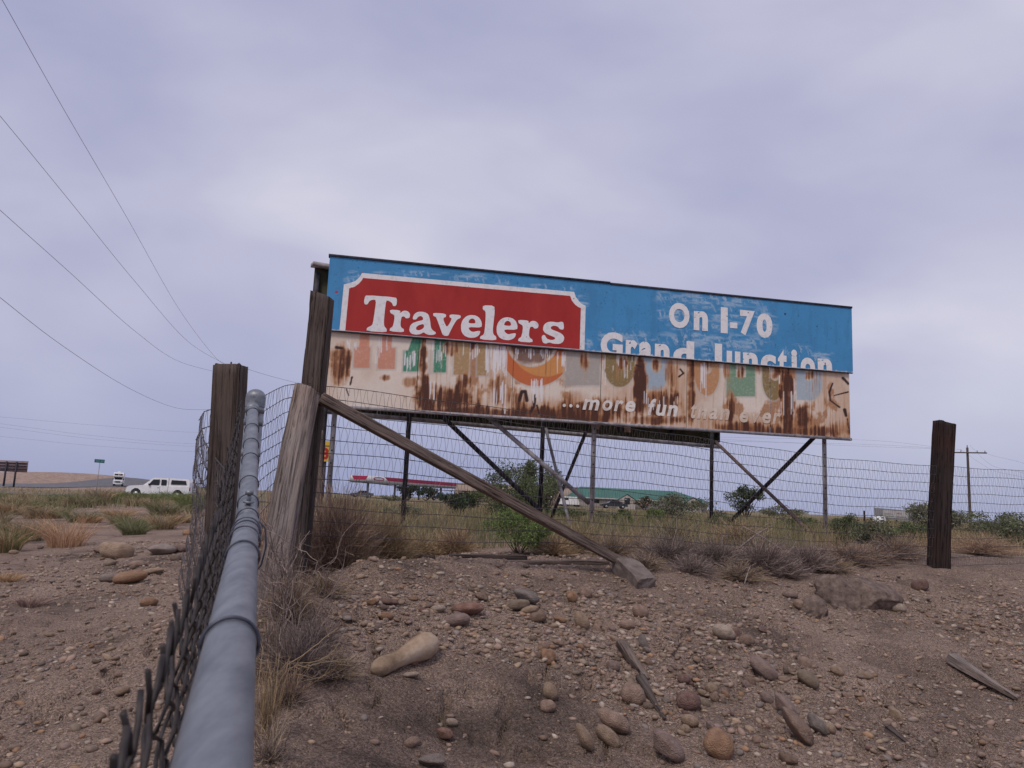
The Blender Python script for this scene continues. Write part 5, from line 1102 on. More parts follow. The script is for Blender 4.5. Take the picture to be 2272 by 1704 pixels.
# the long bone-shaped boulder, a body of its own
c_ = hit(*S7(350, 745)); D = np.linalg.norm(c_ - EYE); kpx = D / FPX; V, Fc = ico(4); L_ = 258 / 3.072 * kpx
prof_x = V[:, 0]; rad_ = np.interp(prof_x, [-1, -.75, -.35, 0, .35, .7, 1], [.47, .46, .37, .42, .58, .68, .62]) * np.sqrt(1 + prof_x ** 2 + prof_x ** 4)
VV = V.copy(); VV[:, 0] *= L_; e_r = 62 / 3.072 * kpx * 2.15
VV[:, 1] *= e_r * rad_ * 1.0; VV[:, 2] *= e_r * rad_ * (1 + .06 * noise3(V, 2, 5)); VV = VV * (1 + .035 * noise3(V, 3, 2))[:, None]; VV[:, 2] += .05 * L_ * np.sin(prof_x * 2.2)
me = bpy.data.meshes.new('boulder'); me.from_pydata(VV.tolist(), [], Fc.tolist()); me.polygons.foreach_set('use_smooth', np.ones(len(me.polygons), bool))
M['boulder'] = noise_mat('tan sandstone', (.20, .135, .085), (.44, .34, .26), 5.5, .9, lo=.38, hi=.62, bump=.012, bscale=14, c3=(.34, .245, .17)); me.materials.append(M['boulder'])
o = bpy.data.objects.new('boulder', me); col.objects.link(o); pL, pR = hit(*S7(165, 850)), hit(*S7(545, 700)); e1 = (pR - pL) / np.linalg.norm(pR - pL); e2 = np.cross([0, 0, 1.], e1); e2 /= np.linalg.norm(e2); e3 = np.cross(e1, e2)
q = (pL + pR) / 2 + np.array([0, 0, e_r * .36]); fl_ = np.linalg.norm(pR - pL) / (2 * L_) * 1.12
o.matrix_world = Matrix(((e1[0] * fl_, e2[0], e3[0], q[0]), (e1[1] * fl_, e2[1], e3[1], q[1]), (e1[2] * fl_, e2[2], e3[2], q[2]), (0, 0, 0, 1))); tag(o, 'long tan bone-shaped boulder lying on the gravel bank', 'boulder')
NAMED = [  # sheet, x, y, w, h, colour, label, tilt, shape
 (7, 795, 410, 225, 88, 'red', 'smooth reddish oval stone upslope of the bone-shaped boulder', -3, 0), (7, 715, 490, 172, 84, 'mauve', 'mottled purple-grey oval stone just below the reddish oval one', -8, 1),
 (7, 1180, 335, 205, 95, 'slate', 'flat dark grey slab lying on the upper gravel bank', 12, 8), (7, 1125, 385, 160, 72, 'olive', 'lumpy tan stone in front of the dark grey slab', -8, 2), (7, 1210, 425, 125, 58, 'tan', 'tan stone below the flat dark grey slab', -16, 3),
 (7, 885, 325, 95, 72, 'brown', 'dark brown blocky stone next to the reddish oval stone', 0, 9), (7, 1495, 330, 92, 90, 'orange', 'angular orange stone on the upper gravel bank', 20, 7), (7, 1595, 295, 92, 84, 'pink', 'round pinkish tan cobble behind the angular orange stone', 0, 4),
 (7, 590, 405, 105, 52, 'pale', 'pale yellowish oval cobble left of the reddish oval stone', -4, 0), (7, 145, 365, 85, 48, 'orange', 'small orange flat stone near the dry twigs by the pipe fence', -10, 10), (7, 250, 362, 130, 42, 'maroon', 'thin maroon stone touching the small orange flat stone', 4, 1),
 (7, 1570, 510, 140, 92, 'tan', 'large smooth tan cobble tipped on end below the angular orange stone', 58, 0), (7, 1330, 735, 102, 100, 'orange', 'rounded orange-tan cobble with a pink one stacked on it', 0, 5), (7, 1315, 655, 66, 60, 'pink', 'small pink cobble sitting on the rounded orange-tan cobble', 0, 4),
 (7, 1355, 990, 124, 92, 'tan', 'tan egg-shaped cobble leaning on a pinkish cobble', 62, 0), (7, 1335, 1075, 108, 84, 'pink', 'pinkish cobble under the leaning egg-shaped cobble', -8, 4), (7, 415, 765, 72, 60, 'red', 'small dark red stone beside the bone-shaped boulder', 30, 2), (7, 405, 858, 104, 34, 'pale', 'thin pale flat stone under the bone-shaped boulder', -6, 1),
 (7, 630, 1270, 122, 80, 'red', 'flat brick-red stone on the dark eroded soil', 10, 8), (7, 410, 1325, 102, 68, 'pink', 'pinkish grey cobble on the dark eroded soil', -14, 0), (7, 685, 1185, 82, 52, 'pale', 'pale tan cobble above the flat brick-red stone', 14, 0),
 (7, 1590, 1325, 185, 82, 'tan', 'long tan cobble slanting down the bank, one of a pair', 58, 0), (7, 1745, 1310, 175, 92, 'tan', 'second long tan cobble slanting beside its twin', 40, 1), (7, 1790, 1210, 235, 118, 'pink', 'large mauve-tan oval stone above the pair of slanting cobbles', 30, 0),
 (7, 1915, 1010, 172, 140, 'pink', 'large round orange-pink cobble beside the brown plank splinters', 25, 4), (7, 1965, 435, 112, 88, 'pink', 'pinkish tan cobble in a cluster below the concrete chunk', 25, 3), (7, 1880, 515, 102, 70, 'pink', 'rosy cobble at the lower edge of the cluster below the concrete chunk', 5, 0),
 (7, 2140, 1390, 265, 150, 'mauve', 'big lavender-grey slab at the foot of the bank', 32, 8), (7, 545, 1460, 175, 84, 'grey', 'mottled grey slab half buried in the dark eroded soil', -8, 9), (7, 1980, 650, 125, 66, 'slate', 'blue-grey tilted stone on the bank above the brown plank splinters', 62, 8), (7, 1415, 485, 104, 50, 'orange', 'rusty orange flat stone near the large tipped tan cobble', 5, 8), (7, 1265, 468, 112, 66, 'brown', 'brown rounded stone upslope of the orange-tan cobble', -10, 2),
 (8, 300, 655, 142, 88, 'pale', 'pale cream cobble with a maroon stone behind it', 18, 3), (8, 378, 662, 60, 96, 'maroon', 'maroon stone half hidden by the pale cream cobble', 0, 0), (8, 75, 1090, 150, 118, 'maroon', 'large round maroon cobble on the bank', -8, 4), (8, 555, 900, 168, 82, 'mauve', 'long mauve cobble slanting down the right bank', 36, 5),
 (8, 270, 1385, 190, 165, 'orange', 'large round orange-brown boulder at the foot of the bank', 30, 4), (8, 85, 1215, 102, 70, 'tan', 'tan cobble just below the large round maroon cobble', 14, 3), (8, 1410, 490, 96, 58, 'pale', 'pale oval cobble beside the large earthen clod', 8, 0), (8, 1550, 350, 84, 62, 'maroon', 'maroon cobble to the right of the large earthen clod', -18, 5),
 (8, 725, 405, 84, 42, 'mauve', 'purple-brown flat stone left of the large earthen clod', 4, 1), (8, 840, 960, 128, 72, 'olive', 'olive-tan slanting cobble on the right bank', 34, 1), (8, 690, 1150, 200, 88, 'mauve', 'broad mauve slab slanting down the bank', 40, 8), (8, 765, 1290, 245, 100, 'brown', 'long brownish slab below the broad mauve slab', 42, 9),
 (8, 895, 1260, 140, 74, 'slate', 'blue-grey slab tipped beside the long brownish slab', 48, 10), (8, 980, 1265, 74, 52, 'tan', 'small orange-tan cobble touching the blue-grey tipped slab', 34, 0), (8, 785, 475, 80, 56, 'pink', 'pink cobble below the purple-brown flat stone', 28, 3)]
for sh_, x, y, w, h, c, lab, tl, shp in NAMED:
    s_ = 3.072 if sh_ == 7 else 2.865; px, py = (S7 if sh_ == 7 else S8)(x, y); img_stone(px, py, w / s_, h / s_, c, lab, tl, shape=shp)
# earthen clods, concrete chunk, splinters, weathered board
M['concrete'] = noise_mat('old concrete', (.12, .095, .085), (.22, .18, .165), 9, .95, bump=.012, bscale=18, spec=.1)
M['clod'] = noise_mat('crumbly earth lump', (.105, .078, .068), (.235, .178, .15), 16, .95, bump=.02, bscale=22, spec=.1)
def clod(px, py, w, h, d, label, seed, tilt=0.0):
    p = hit(px, py + h * .35); k = np.linalg.norm(p - EYE) / FPX; V, Fc = ico(5); V = V.copy(); n1_ = noise3(V, 1.3, seed); n2_ = noise3(V, 4.0, seed + 5); n3_ = noise3(V, 10., seed + 9)
    gk_ = np.random.default_rng(seed)
    for _ in range(16):
        n_v = gk_.normal(size=3); n_v /= np.linalg.norm(n_v); V = V - np.maximum(V @ n_v - gk_.uniform(.55, .85), 0)[:, None] * n_v[None]
    V = V * 1.55 * (1 + .12 * n1_ + .08 * n2_ + .09 * n3_)[:, None]; V[:, 2] += .25 * V[:, 0] * tilt
    V = V * np.array([w / 2 * k, d, h / 2 * k])[None]; o = mesh_obj('clod', V + p + [0, d * .5, h * .10 * k], Fc, M['clod'], None, True, loc=tuple(p)); tag(o, label, 'clod')
clod(*S8(1075, 385), 200 / 2.865, 205 / 2.865, .14, 'large earthen clod on the crest of the bank', 3, -.6); clod(*S8(1275, 400), 230 / 2.865, 205 / 2.865, .15, 'grey-brown earthen clod leaning on the larger clod', 14, .3); clod(*S8(900, 480), 120 / 2.865, 110 / 2.865, .07, 'dark crumbly clod under the large earthen clod', 25)
def chunk(a, b_, w, h, label, seed, lift):
    p0, p1 = hit(*a) + np.array([0, 0, lift]), hit(*b_) + np.array([0, 0, lift * .5]); g_ = np.random.default_rng(seed); d_, s_, t_ = frame_of(p0, p1); L = np.linalg.norm(p1 - p0); V, Fc = ico(5)
    V = np.clip(V * 1.55, -1, 1); V = V * (1 + .05 * noise3(V, 2.0, seed) + .035 * noise3(V, 7.0, seed + 3))[:, None]; V[:, 0] *= 1 + .12 * V[:, 1]; V[:, 2] *= 1 - .18 * V[:, 0]
    P = (p0 + p1) / 2 + d_[None] * (V[:, :1] * L / 2) + s_[None] * (V[:, 1:2] * w / 2) + t_[None] * (V[:, 2:3] * h / 2); o = mesh_obj('concrete_chunk', P, Fc, M['concrete'], None, False, loc=tuple(p0)); tag(o, label, 'concrete')
chunk((1384, 1272), (1434, 1306), .20, .13, 'broken concrete chunk at the foot of the diagonal brace', 5, .07)
def lie(a, b_, w, h, m_, label, lift=.03, seed=1):
    p0, p1 = hit(*a) + np.array([0, 0, lift]), hit(*b_) + np.array([0, 0, lift * .3]); o = timber('plank', p0, p1, w, h, m_, .05, side=(0, 0, 1), seed=seed, rough_=.01, taper=.35, seg=24, ring=20); tag(o, label, 'plank')
lie(S7(1850, 690), S7(2010, 900), .075, .05, M['wood_brace'], 'reddish-brown broken plank end stuck in the gravel', .05); lie(S7(1950, 900), S7(2150, 1165), .05, .03, M['wood_dark'], 'dark splintered plank below the reddish-brown plank end', .03, 5)
lie(S8(1750, 835), S8(2170, 1075), .12, .07, M['wood_grey'], 'grey weathered wedge of board lying on the right bank', .045, 7); lie(S8(1360, 1262), S8(1505, 1390), .045, .03, M['wood_dark'], 'thin curved grey stick of wood on the lower right bank', .015, 8)
# left of the fence
for px, py, w, h, c, lab, tl, shp in [(256, 1226, 60, 34, 'tan', 'big tan boulder on the stony ground left of the fence', 6, 5), (222, 1224, 26, 16, 'brown', 'dark stone tucked behind the big tan boulder', 0, 9), (356, 1224, 62, 24, 'grey', 'low grey rock left of the fence near the dry tuft', -5, 8), (402, 1218, 36, 18, 'mauve', 'mauve-grey rock beside the loose wire mesh', 0, 10), (287, 1286, 62, 24, 'orange', 'flat orange stone left of the fence', -10, 1), (338, 1270, 40, 12, 'tan', 'thin tan stone at the tip of the flat orange stone', -8, 1), (329, 1340, 34, 20, 'orange', 'small orange-brown stone between the flat orange one and the barbs', -6, 3),
    (305, 1254, 36, 18, 'pink', 'pale pink stone next to the flat orange stone', 0, 0), (240, 1284, 34, 16, 'grey', 'grey stone to the left of the flat orange stone', 0, 2), (420, 1183, 30, 16, 'orange', 'orange-tan stone at the edge of the loose wire mesh', 0, 4)]:
    img_stone(px, py, w, h, c, lab, tl, shape=shp)
_zones = [(hit(px, py)[:2], r_, a_) for px, py, r_, a_ in [(1130, 1580, .62, -.9), (960, 1560, .5, -.9), (1330, 1650, .4, -.5), (800, 1600, .5, -.5), (1150, 1252, .6, -.4), (900, 1340, 1.0, .75), (1250, 1340, 1.0, .6), (1100, 1300, .9, .5), (1450, 1400, .6, .35), (1700, 1520, .9, .05), (2100, 1500, .9, -.35), (2200, 1650, .7, -.2), (1850, 1420, .5, -.3), (1950, 1300, .8, -.3)]]
def zone_d(x, y):
    d = np.zeros(np.shape(x))
    for c, r_, a_ in _zones: d = d + a_ * np.exp(-((x - c[0]) ** 2 + (y - c[1]) ** 2) / (r_ * r_))
    return d
# loose cobbles that only their places tell apart
gs = np.random.default_rng(21); names = ['tan', 'pink', 'mauve', 'grey', 'pale', 'brown', 'tan', 'pink', 'olive', 'tan', 'pink', 'brown', 'mauve', 'orange', 'maroon', 'earth', 'tan', 'pink']
WORD = {'tan': 'tan', 'pink': 'pinkish', 'mauve': 'mauve', 'grey': 'grey', 'pale': 'cream', 'brown': 'brown', 'olive': 'olive-brown', 'orange': 'orange-brown', 'maroon': 'maroon', 'earth': 'dull earth-coloured'}
cnt = 0
while cnt < 215:
    px, py = gs.uniform(620, 2290), gs.triangular(1285, 1500, 1710)
    if px < 760 and py < 1450: continue
    q_ = hit(px, py)
    if gs.random() > .22 + 1.15 * float(zone_d(q_[0], q_[1])): continue
    w = float(np.clip(gs.lognormal(2.85, .36), 11, 40)) * (0.7 + .5 * (py - 1280) / 420); cn_ = names[int(gs.integers(len(names)))]; img_stone(px, py, w, w * gs.uniform(.5, .85), cn_, 'small %s cobble half sunk in the gravel of the bank' % WORD[cn_], gs.uniform(-10, 45) if px > 1300 else gs.uniform(-20, 20), 'small %s cobbles on the gravel bank' % WORD[cn_], sink=gs.uniform(.26, .46), shape=int(gs.choice([0, 1, 2, 3, 4, 5, 6, 7, 8, 9, 10, 11]))); cnt += 1
cnt = 0
while cnt < 45:
    px, py = gs.uniform(-20, 430), gs.triangular(1190, 1260, 1700)
    w = float(np.clip(gs.lognormal(2.6, .35), 9, 30)); cn_ = names[int(gs.integers(len(names)))]; img_stone(px, py, w, w * gs.uniform(.4, .75), cn_, 'small %s stone strewn on the dirt left of the chain link fence' % WORD[cn_], gs.uniform(-20, 20), 'small %s stones left of the chain link fence' % WORD[cn_], sink=gs.uniform(.2, .4)); cnt += 1
# gravel: too many to count
def gravel(n, xr, yr, smin, smax, seed, dens=None):
    g_ = np.random.default_rng(seed); x = g_.uniform(*xr, n); y = g_.uniform(*yr, n)
    keep = np.ones(n, bool)
    if dens is not None: keep = g_.random(n) < dens(x, y)
    x, y = x[keep], y[keep]; n = len(x); s = smin * (smax / smin) ** (g_.random(n) ** 2.9)
    B, Fc = ICO1; z = ground_z(x, y) ; ax = np.stack([s * g_.uniform(.9, 1.5, n), s * g_.uniform(.7, 1.1, n), s * g_.uniform(.35, .7, n)], 1)
    yaw = g_.uniform(0, 2 * np.pi, n); tl = g_.normal(0, .3, n); J = 1 + g_.normal(0, .13, (n, len(B)))
    P = B[None] * ax[:, None, :] * J[..., None]; c, s_ = np.cos(tl)[:, None], np.sin(tl)[:, None]; X = P[..., 0] * c - P[..., 2] * s_; Z = P[..., 0] * s_ + P[..., 2] * c; c, s_ = np.cos(yaw)[:, None], np.sin(yaw)[:, None]
    V = np.stack([X * c - P[..., 1] * s_ + x[:, None], X * s_ + P[..., 1] * c + y[:, None], Z + (z + ax[:, 2] * .35)[:, None]], -1).reshape(-1, 3)
    F_ = (Fc[None] + (np.arange(n) * len(B))[:, None, None]).reshape(-1, 3); pal = np.array([PAL[q] for q in ['tan', 'pink', 'pale', 'mauve', 'grey', 'brown', 'tan', 'pink', 'olive', 'pink', 'pink', 'earth', 'earth', 'pale', 'orange']]); cc = (pal[g_.integers(0, len(pal), n)] * .66 + np.array([.26, .19, .15]) * .34) * g_.uniform(.72, 1.18, (n, 1))
    return V, F_, np.repeat(cc, len(B), 0)
def bank_d(x, y): return np.clip( zone_d(x, y) + .18 + 1.5 * (fbm(x * 1.2 + 5, y * 1.2, 3) - .32) + .25 * sstep(4.6, 5.6, y - .42 * x), .05, 1) * sstep(-.1, .25, x - (-.33 * y)) * (1 - .75 * sstep(5.6, 6.6, y - .42 * x))
M['gravel'] = noise_mat('gravel', (.8, .8, .8), (1.15, 1.15, 1.15), 60, .9, attr='Col', spec=.2)
V1 = gravel(78000, (-1.6, 6.6), (2.6, 8.8), .0055, .030, 1, bank_d); V2 = gravel(40000, (-7.5, -1.0), (2.8, 15), .007, .034, 2, lambda x, y: (x < -.38 * y + .1) * np.clip(.2 + 1.2 * (fbm(x * .8 + 50, y * .8, 3) - .3), .05, 1))
for (V, F_, C), lab in ((V1, 'pebbles and gravel scattered over the eroded bank'), (V2, 'pebbles scattered on the dirt left of the fence')):
    o = mesh_obj('gravel', V, F_, M['gravel'], None, True, C); tag(o, lab, 'gravel', kind='stuff')

# ------------------------------------------------------------------ vegetation
def blades(x, y, z, n, h, spread, w, cols, g_, lean=.5, K=4, curl=.3, base_r=.05):
    a = g_.uniform(0, 2 * np.pi, n); hh = h * g_.uniform(.45, 1.1, n); L = g_.uniform(0, 1, n) ** .7 * lean; f = np.linspace(0, 1, K)
    br = base_r * np.sqrt(g_.random(n)); bx_, by_ = x + br * np.cos(a), y + br * np.sin(a)
    out = hh[:, None] * L[:, None] * (f[None] ** 1.6) * spread; wob = g_.normal(0, 1, (n, K)) * (hh[:, None] * curl * .12) * f[None]
    P = np.stack([bx_[:, None] + np.cos(a)[:, None] * out + wob, by_[:, None] + np.sin(a)[:, None] * out + g_.normal(0, 1, (n, K)) * hh[:, None] * curl * .12 * f[None], z + hh[:, None] * f[None] * (1 - .35 * L[:, None] * f[None])], -1)
    Wd = w * g_.uniform(.6, 1.3, n)[:, None] * (1 - .8 * f)[None]; V, Fq = strips(P, Wd, g=g_); pal = np.asarray(cols, float); c = pal[g_.integers(0, len(pal), n)] * g_.uniform(.7, 1.25, (n, 1)); return V, Fq, np.repeat(c, K * 2, 0)
def leaves(cx, cy, cz, rx, rz, n, size, cols, g_, clumps=14):
    cen = g_.normal(size=(clumps, 3)); cen /= np.linalg.norm(cen, axis=1)[:, None]; cen *= g_.uniform(.35, .85, (clumps, 1)); k = g_.integers(0, clumps, n); d = g_.normal(size=(n, 3)); d /= np.linalg.norm(d, axis=1)[:, None]; P = cen[k] + d * (g_.random((n, 1)) ** .5) * g_.uniform(.22, .5, (clumps, 1))[k]
    P[:, 2] = np.maximum(P[:, 2], -.95); P = P * np.array([rx, rx, rz])[None] + np.array([cx, cy, cz])[None]
    t_ = g_.normal(size=(n, 3)); t_[:, 2] += .6; t_ /= np.linalg.norm(t_, axis=1)[:, None]; L = size * g_.uniform(.6, 1.4, n); pts = np.stack([P, P + t_ * L[:, None] * .5, P + t_ * L[:, None]], 1); Wd = np.stack([L * .25, L * .42, L * .06], 1); V, Fq = strips(pts, Wd, g=g_)
    pal = np.asarray(cols, float); shade = g_.uniform(.75, 1.25, clumps)[k]; c = pal[g_.integers(0, len(pal), n)] * (shade * g_.uniform(.75, 1.2, n))[:, None]; return V, Fq, np.repeat(c, 6, 0)
def stems(cx, cy, z0, rx, h, n, w, colr, g_, K=5, jit=.10):
    a = g_.uniform(0, 2 * np.pi, n); f = np.linspace(0, 1, K); R_ = rx * np.sqrt(g_.random(n)); hh = h * g_.uniform(.5, 1, n)
    P = np.stack([cx + np.cos(a)[:, None] * R_[:, None] * f[None] ** .8, cy + np.sin(a)[:, None] * R_[:, None] * f[None] ** .8, z0 + hh[:, None] * f[None]], -1) + g_.normal(0, 1, (n, K, 3)) * (h * jit * f)[None, :, None] * .35
    parts = [tube(p, w * (1 - .75 * f), 3, caps=False) for p in P]; V, Fq = cat_mesh(parts); return V, Fq, np.tile(np.asarray(colr, float), (len(V), 1)) * g_.uniform(.8, 1.2)
GRN = [(.10, .13, .055), (.075, .105, .045), (.13, .15, .07)]; SAGE = [(.17, .175, .115), (.125, .14, .09), (.215, .21, .14)]; DRY = [(.34, .25, .15), (.26, .18, .11), (.42, .32, .20)]; LIME = [(.14, .20, .06), (.11, .165, .05), (.18, .23, .085)]; DARK = [(.035, .055, .035), (.05, .07, .04), (.028, .042, .032)]; REDB = [(.40, .27, .19), (.28, .18, .13), (.50, .36, .25)]; PURP = [(.27, .21, .185), (.19, .145, .135), (.38, .30, .26), (.14, .11, .105)]
seed_ = [100]
def G(): seed_[0] += 1; return np.random.default_rng(seed_[0])
def shrub(px, pbase, w, h, cols, label, dens=1.0, name='shrub', group=None, tree=False, dry=None, Y=None, clumps=14):
    g_ = G(); p = hit(px, pbase) if Y is None else at(px, pbase, Y)
    if Y is not None: p[2] = gz(p[0], p[1])
    k = p[1] / FPX; W, H = w * k, h * k; o = empty(name, tuple(p)); tag(o, label, 'tree' if tree else 'shrub', group)
    V, Fq, C = stems(p[0], p[1], p[2] - .03, W * .42, H * .85, int(16 if not tree else 9), max(.006, H * (.012 if not tree else .02)), (.085, .065, .05), g_); mesh_obj('trunk' if tree else 'stems', V, Fq, M['twig'], o, C=C)
    lf = float(np.clip(4.2 * k, .012, .5)); n = int(min(9000, 1.5 * dens * (W * H) / (lf * lf * .3) * 1.6) + 250)
    V, Fq, C = leaves(p[0], p[1], p[2] + H * (.55 if not tree else .62), W * .56, H * (.52 if not tree else .46), n, lf, cols, g_, clumps); mesh_obj('crown' if tree else 'foliage', V, Fq, M['leaf'], o, C=C); return o
def tuft(px, pbase, w, h, cols, label, n=420, group=None, name='grass_clump', p=None):
    g_ = G(); p = hit(px, pbase) if p is None else p; k = p[1] / FPX; H = h * k; W = w * k
    V, Fq, C = blades(p[0], p[1], p[2] - .02, n, H, min(1.6, W / H * .9), max(.003, 1.0 * k), cols, g_, lean=.8, base_r=W * .36, curl=1.1); o = mesh_obj(name, V, Fq, M['leaf'], None, C=C, loc=tuple(p)); tag(o, label, 'grass clump', group); return o
def tumble(px, pbase, w, h, cols, label, n=1500, name='tumbleweed', group=None, wd=.0035, Y=None):
    """ball of tangled dry stems"""
    g_ = G(); p = hit(px, pbase) if Y is None else at(px, pbase, Y)
    if Y is not None: p[2] = gz(p[0], p[1])
    k = p[1] / FPX; W, H = w * k, h * k; K = 6; d = g_.normal(size=(n, 3)); d[:, 2] = np.abs(d[:, 2]) * .9 + .05; d /= np.linalg.norm(d, axis=1)[:, None]; f = np.linspace(.05, 1, K); ln = g_.uniform(.45, 1.05, n)
    side_ = np.cross(d, g_.normal(size=(n, 3))); side_ /= np.linalg.norm(side_, axis=1)[:, None]
    P = d[:, None, :] * (ln[:, None] * f[None])[..., None] + side_[:, None, :] * (g_.normal(0, .35, n)[:, None] * f[None] ** 2)[..., None] + g_.normal(0, .05, (n, K, 3)); P[..., 2] = np.abs(P[..., 2])
    P = P * np.array([W * .5, W * .5, H])[None, None] + p[None, None]; Wd = wd * g_.uniform(.5, 1.3, n)[:, None] * np.linspace(1.3, .5, K)[None]; V, Fq = strips(P, Wd, g=g_); pal = np.asarray(cols, float); c = pal[g_.integers(0, len(pal), n)] * g_.uniform(.6, 1.35, (n, 1))
    o = mesh_obj(name, V, Fq, M['twig'], None, C=np.repeat(c, K * 2, 0), loc=tuple(p)); tag(o, label, 'dry bush', group); return o
def twigs(px, pbase, w, h, n, label, cols=PURP, r=.003, Y=None, lean=(0, 0)):
    """bare branching shrub"""
    g_ = G(); p = hit(px, pbase) if Y is None else at(px, pbase, Y); 
    if Y is not None: p[2] = gz(p[0], p[1])
    k = p[1] / FPX; W, H = w * k, h * k; parts = []; cs = []
    def grow(q, d, L, rr, lev):
        K = 5; pts = [q]; dd = d
        for _ in range(K): dd = dd + g_.normal(0, .22, 3); dd /= np.linalg.norm(dd); pts.append(pts[-1] + dd * L / K)
        pts = np.array(pts); pts[:, 2] = np.maximum(pts[:, 2], p[2] - .02); V, Fq = tube(pts, np.linspace(rr, rr * .5, K + 1), 4, caps=False); parts.append((V, Fq)); cs.append(np.tile(np.array(cols[int(g_.integers(len(cols)))]) * g_.uniform(.7, 1.5), (len(V), 1)))
        if lev > 0:
            for _ in range(3): i = int(g_.integers(2, K + 1)); nd_ = dd + g_.normal(0, .7, 3); grow(pts[i], nd_ / np.linalg.norm(nd_), L * g_.uniform(.4, .7), rr * .55, lev - 1)
    for _ in range(n):
        d = np.array([g_.normal(lean[0], .8) * W / H, g_.normal(lean[1], .6) * W / H, g_.uniform(.4, 1.)]); d /= np.linalg.norm(d); grow(p + g_.normal(0, 1, 3) * [W * .14, W * .12, 0], d, H * g_.uniform(.55, 1.0), r * g_.uniform(.6, 1.2), 2)
    V, Fq = cat_mesh(parts); o = mesh_obj('bare_shrub', V, Fq, M['twig'], None, C=np.concatenate(cs), loc=tuple(p)); tag(o, label, 'dry bush'); return o
# -- by the pipe fence and the corner post
twigs(640, 1330, 150, 190, 14, 'bare grey shrub with fine branches between the pipe fence and the strut pole', r=.0042); twigs(650, 1430, 150, 190, 16, 'tangled dry shrub under the pipe fence beside the bone-shaped boulder', r=.0036); twigs(600, 1560, 110, 170, 12, 'dry twiggy shrub low on the bank against the pipe fence', DRY, r=.003); twigs(690, 1500, 120, 90, 10, 'low sprawling grey twigs beside the lower end of the bone-shaped boulder', r=.003)
tumble(655, 1500, 200, 110, PURP, 'matted dead weeds behind the bone-shaped boulder', 1100, wd=.003); tumble(590, 1640, 110, 200, DRY, 'straw-coloured dead weeds at the foot of the pipe fence', 220, wd=.0025); tumble(610, 1300, 90, 150, REDB, 'reddish dry weeds around the foot of the strut pole', 900, wd=.004)
tumble(740, 1240, 250, 195, REDB + DRY[1:2] + PURP[:1], 'big brown tumbleweed piled behind the leaning corner post', 4200, wd=.0042, Y=6.45); tumble(612, 1225, 100, 225, REDB, 'tall rusty-brown weeds between the end post and the strut pole', 1800, wd=.004, Y=6.6); tumble(850, 1238, 170, 120, DRY, 'straw-coloured dry brush beside the big brown tumbleweed', 3200, wd=.004, Y=6.9); tumble(480, 1215, 70, 160, DRY + PURP, 'dead weeds caught in the loose wire mesh', 700, wd=.003, Y=3.9)
twigs(775, 1150, 130, 140, 6, 'tall bare twigs poking above the big brown tumbleweed', r=.004, Y=7.4); twigs(975, 1130, 90, 210, 3, 'thin leafless sapling seen behind the long diagonal brace', r=.005, Y=10.5)
for px, pb, w, h, c, n, lab in [(640, 1380, 150, 120, PURP + DRY, 1300, 'grey tangle of dead stems between the pipe fence and the upper gravel'), (700, 1440, 150, 80, PURP, 1100, 'low grey tangle of dead stems upslope of the bone-shaped boulder'), (610, 1470, 110, 110, PURP + DRY[2:], 800, 'straw tangle against the middle of the pipe fence'), (740, 1500, 140, 60, PURP + DRY, 900, 'thin grey tangle below the bone-shaped boulder'), (640, 1560, 120, 80, PURP + REDB, 600, 'reddish straw tangle low beside the pipe fence'), (600, 1690, 120, 110, DRY[2:] + PURP, 260, 'straw tangle at the very foot of the bank by the pipe'), (720, 1320, 130, 60, DRY + PURP, 1000, 'thin straw tangle on the gravel in front of the strut pole'), (590, 1270, 90, 170, REDB + PURP, 1200, 'tall brown tangle right behind the end post')]:
    tumble(px, pb, w, h, c, lab, n, wd=.0026)
# -- along the woven fence
for px, pb, w, h, c, lab in [(935, 1232, 150, 75, DRY, 'golden dry grass bush left under the woven fence'), (1010, 1228, 120, 60, DRY + REDB, 'brownish dry bush below the dark juniper'), (1290, 1225, 130, 60, DRY, 'straw bush under the lower half of the diagonal brace'), (1360, 1236, 120, 60, DRY + PURP, 'dry bush beside the foot of the diagonal brace'),
        (1480, 1252, 150, 72, PURP, 'grey-purple tumbleweed next to the concrete chunk'), (1585, 1260, 160, 76, PURP, 'grey-purple tumbleweed in the middle of the fence line'), (1690, 1268, 150, 84, PURP, 'large grey-purple tumbleweed with pale sticks on it'), (1790, 1262, 140, 70, PURP, 'grey-purple tumbleweed under the right-hand billboard post'), (1880, 1250, 130, 56, PURP + REDB, 'brownish tumbleweed left of the tarred post'), (1985, 1238, 130, 48, PURP + REDB, 'low brown brush just behind the tarred post'), (2180, 1228, 170, 60, REDB, 'reddish low brush to the right of the tarred post')]:
    tumble(px, pb, w * rng.uniform(.95, 1.35), h * rng.uniform(.75, 1.15), c, lab, 1450, wd=.0042)
for px, pb, w, h, c, lab in [(1430, 1262, 90, 40, PURP + DRY, 'low grey brush filling in beside the concrete chunk'), (1535, 1272, 110, 44, PURP, 'low flattened grey brush between two tumbleweeds of the fence line'), (1640, 1284, 120, 40, PURP + DRY, 'low flattened straw-grey brush spilling onto the gravel'), (1745, 1280, 110, 46, PURP, 'low grey brush in front of the large tumbleweed'), (1840, 1268, 110, 40, PURP + DRY, 'low straw-grey brush left of the earthen clods'), (1930, 1246, 110, 44, REDB + PURP, 'low reddish brush between the tarred post and the tumbleweeds'), (1410, 1228, 110, 56, DRY, 'straw brush behind the fence above the concrete chunk'), (1230, 1230, 100, 50, DRY + REDB, 'straw brush right of the lime-green bush')]:
    tumble(px, pb, w * 1.2, h, c, lab, 1000, wd=.004)
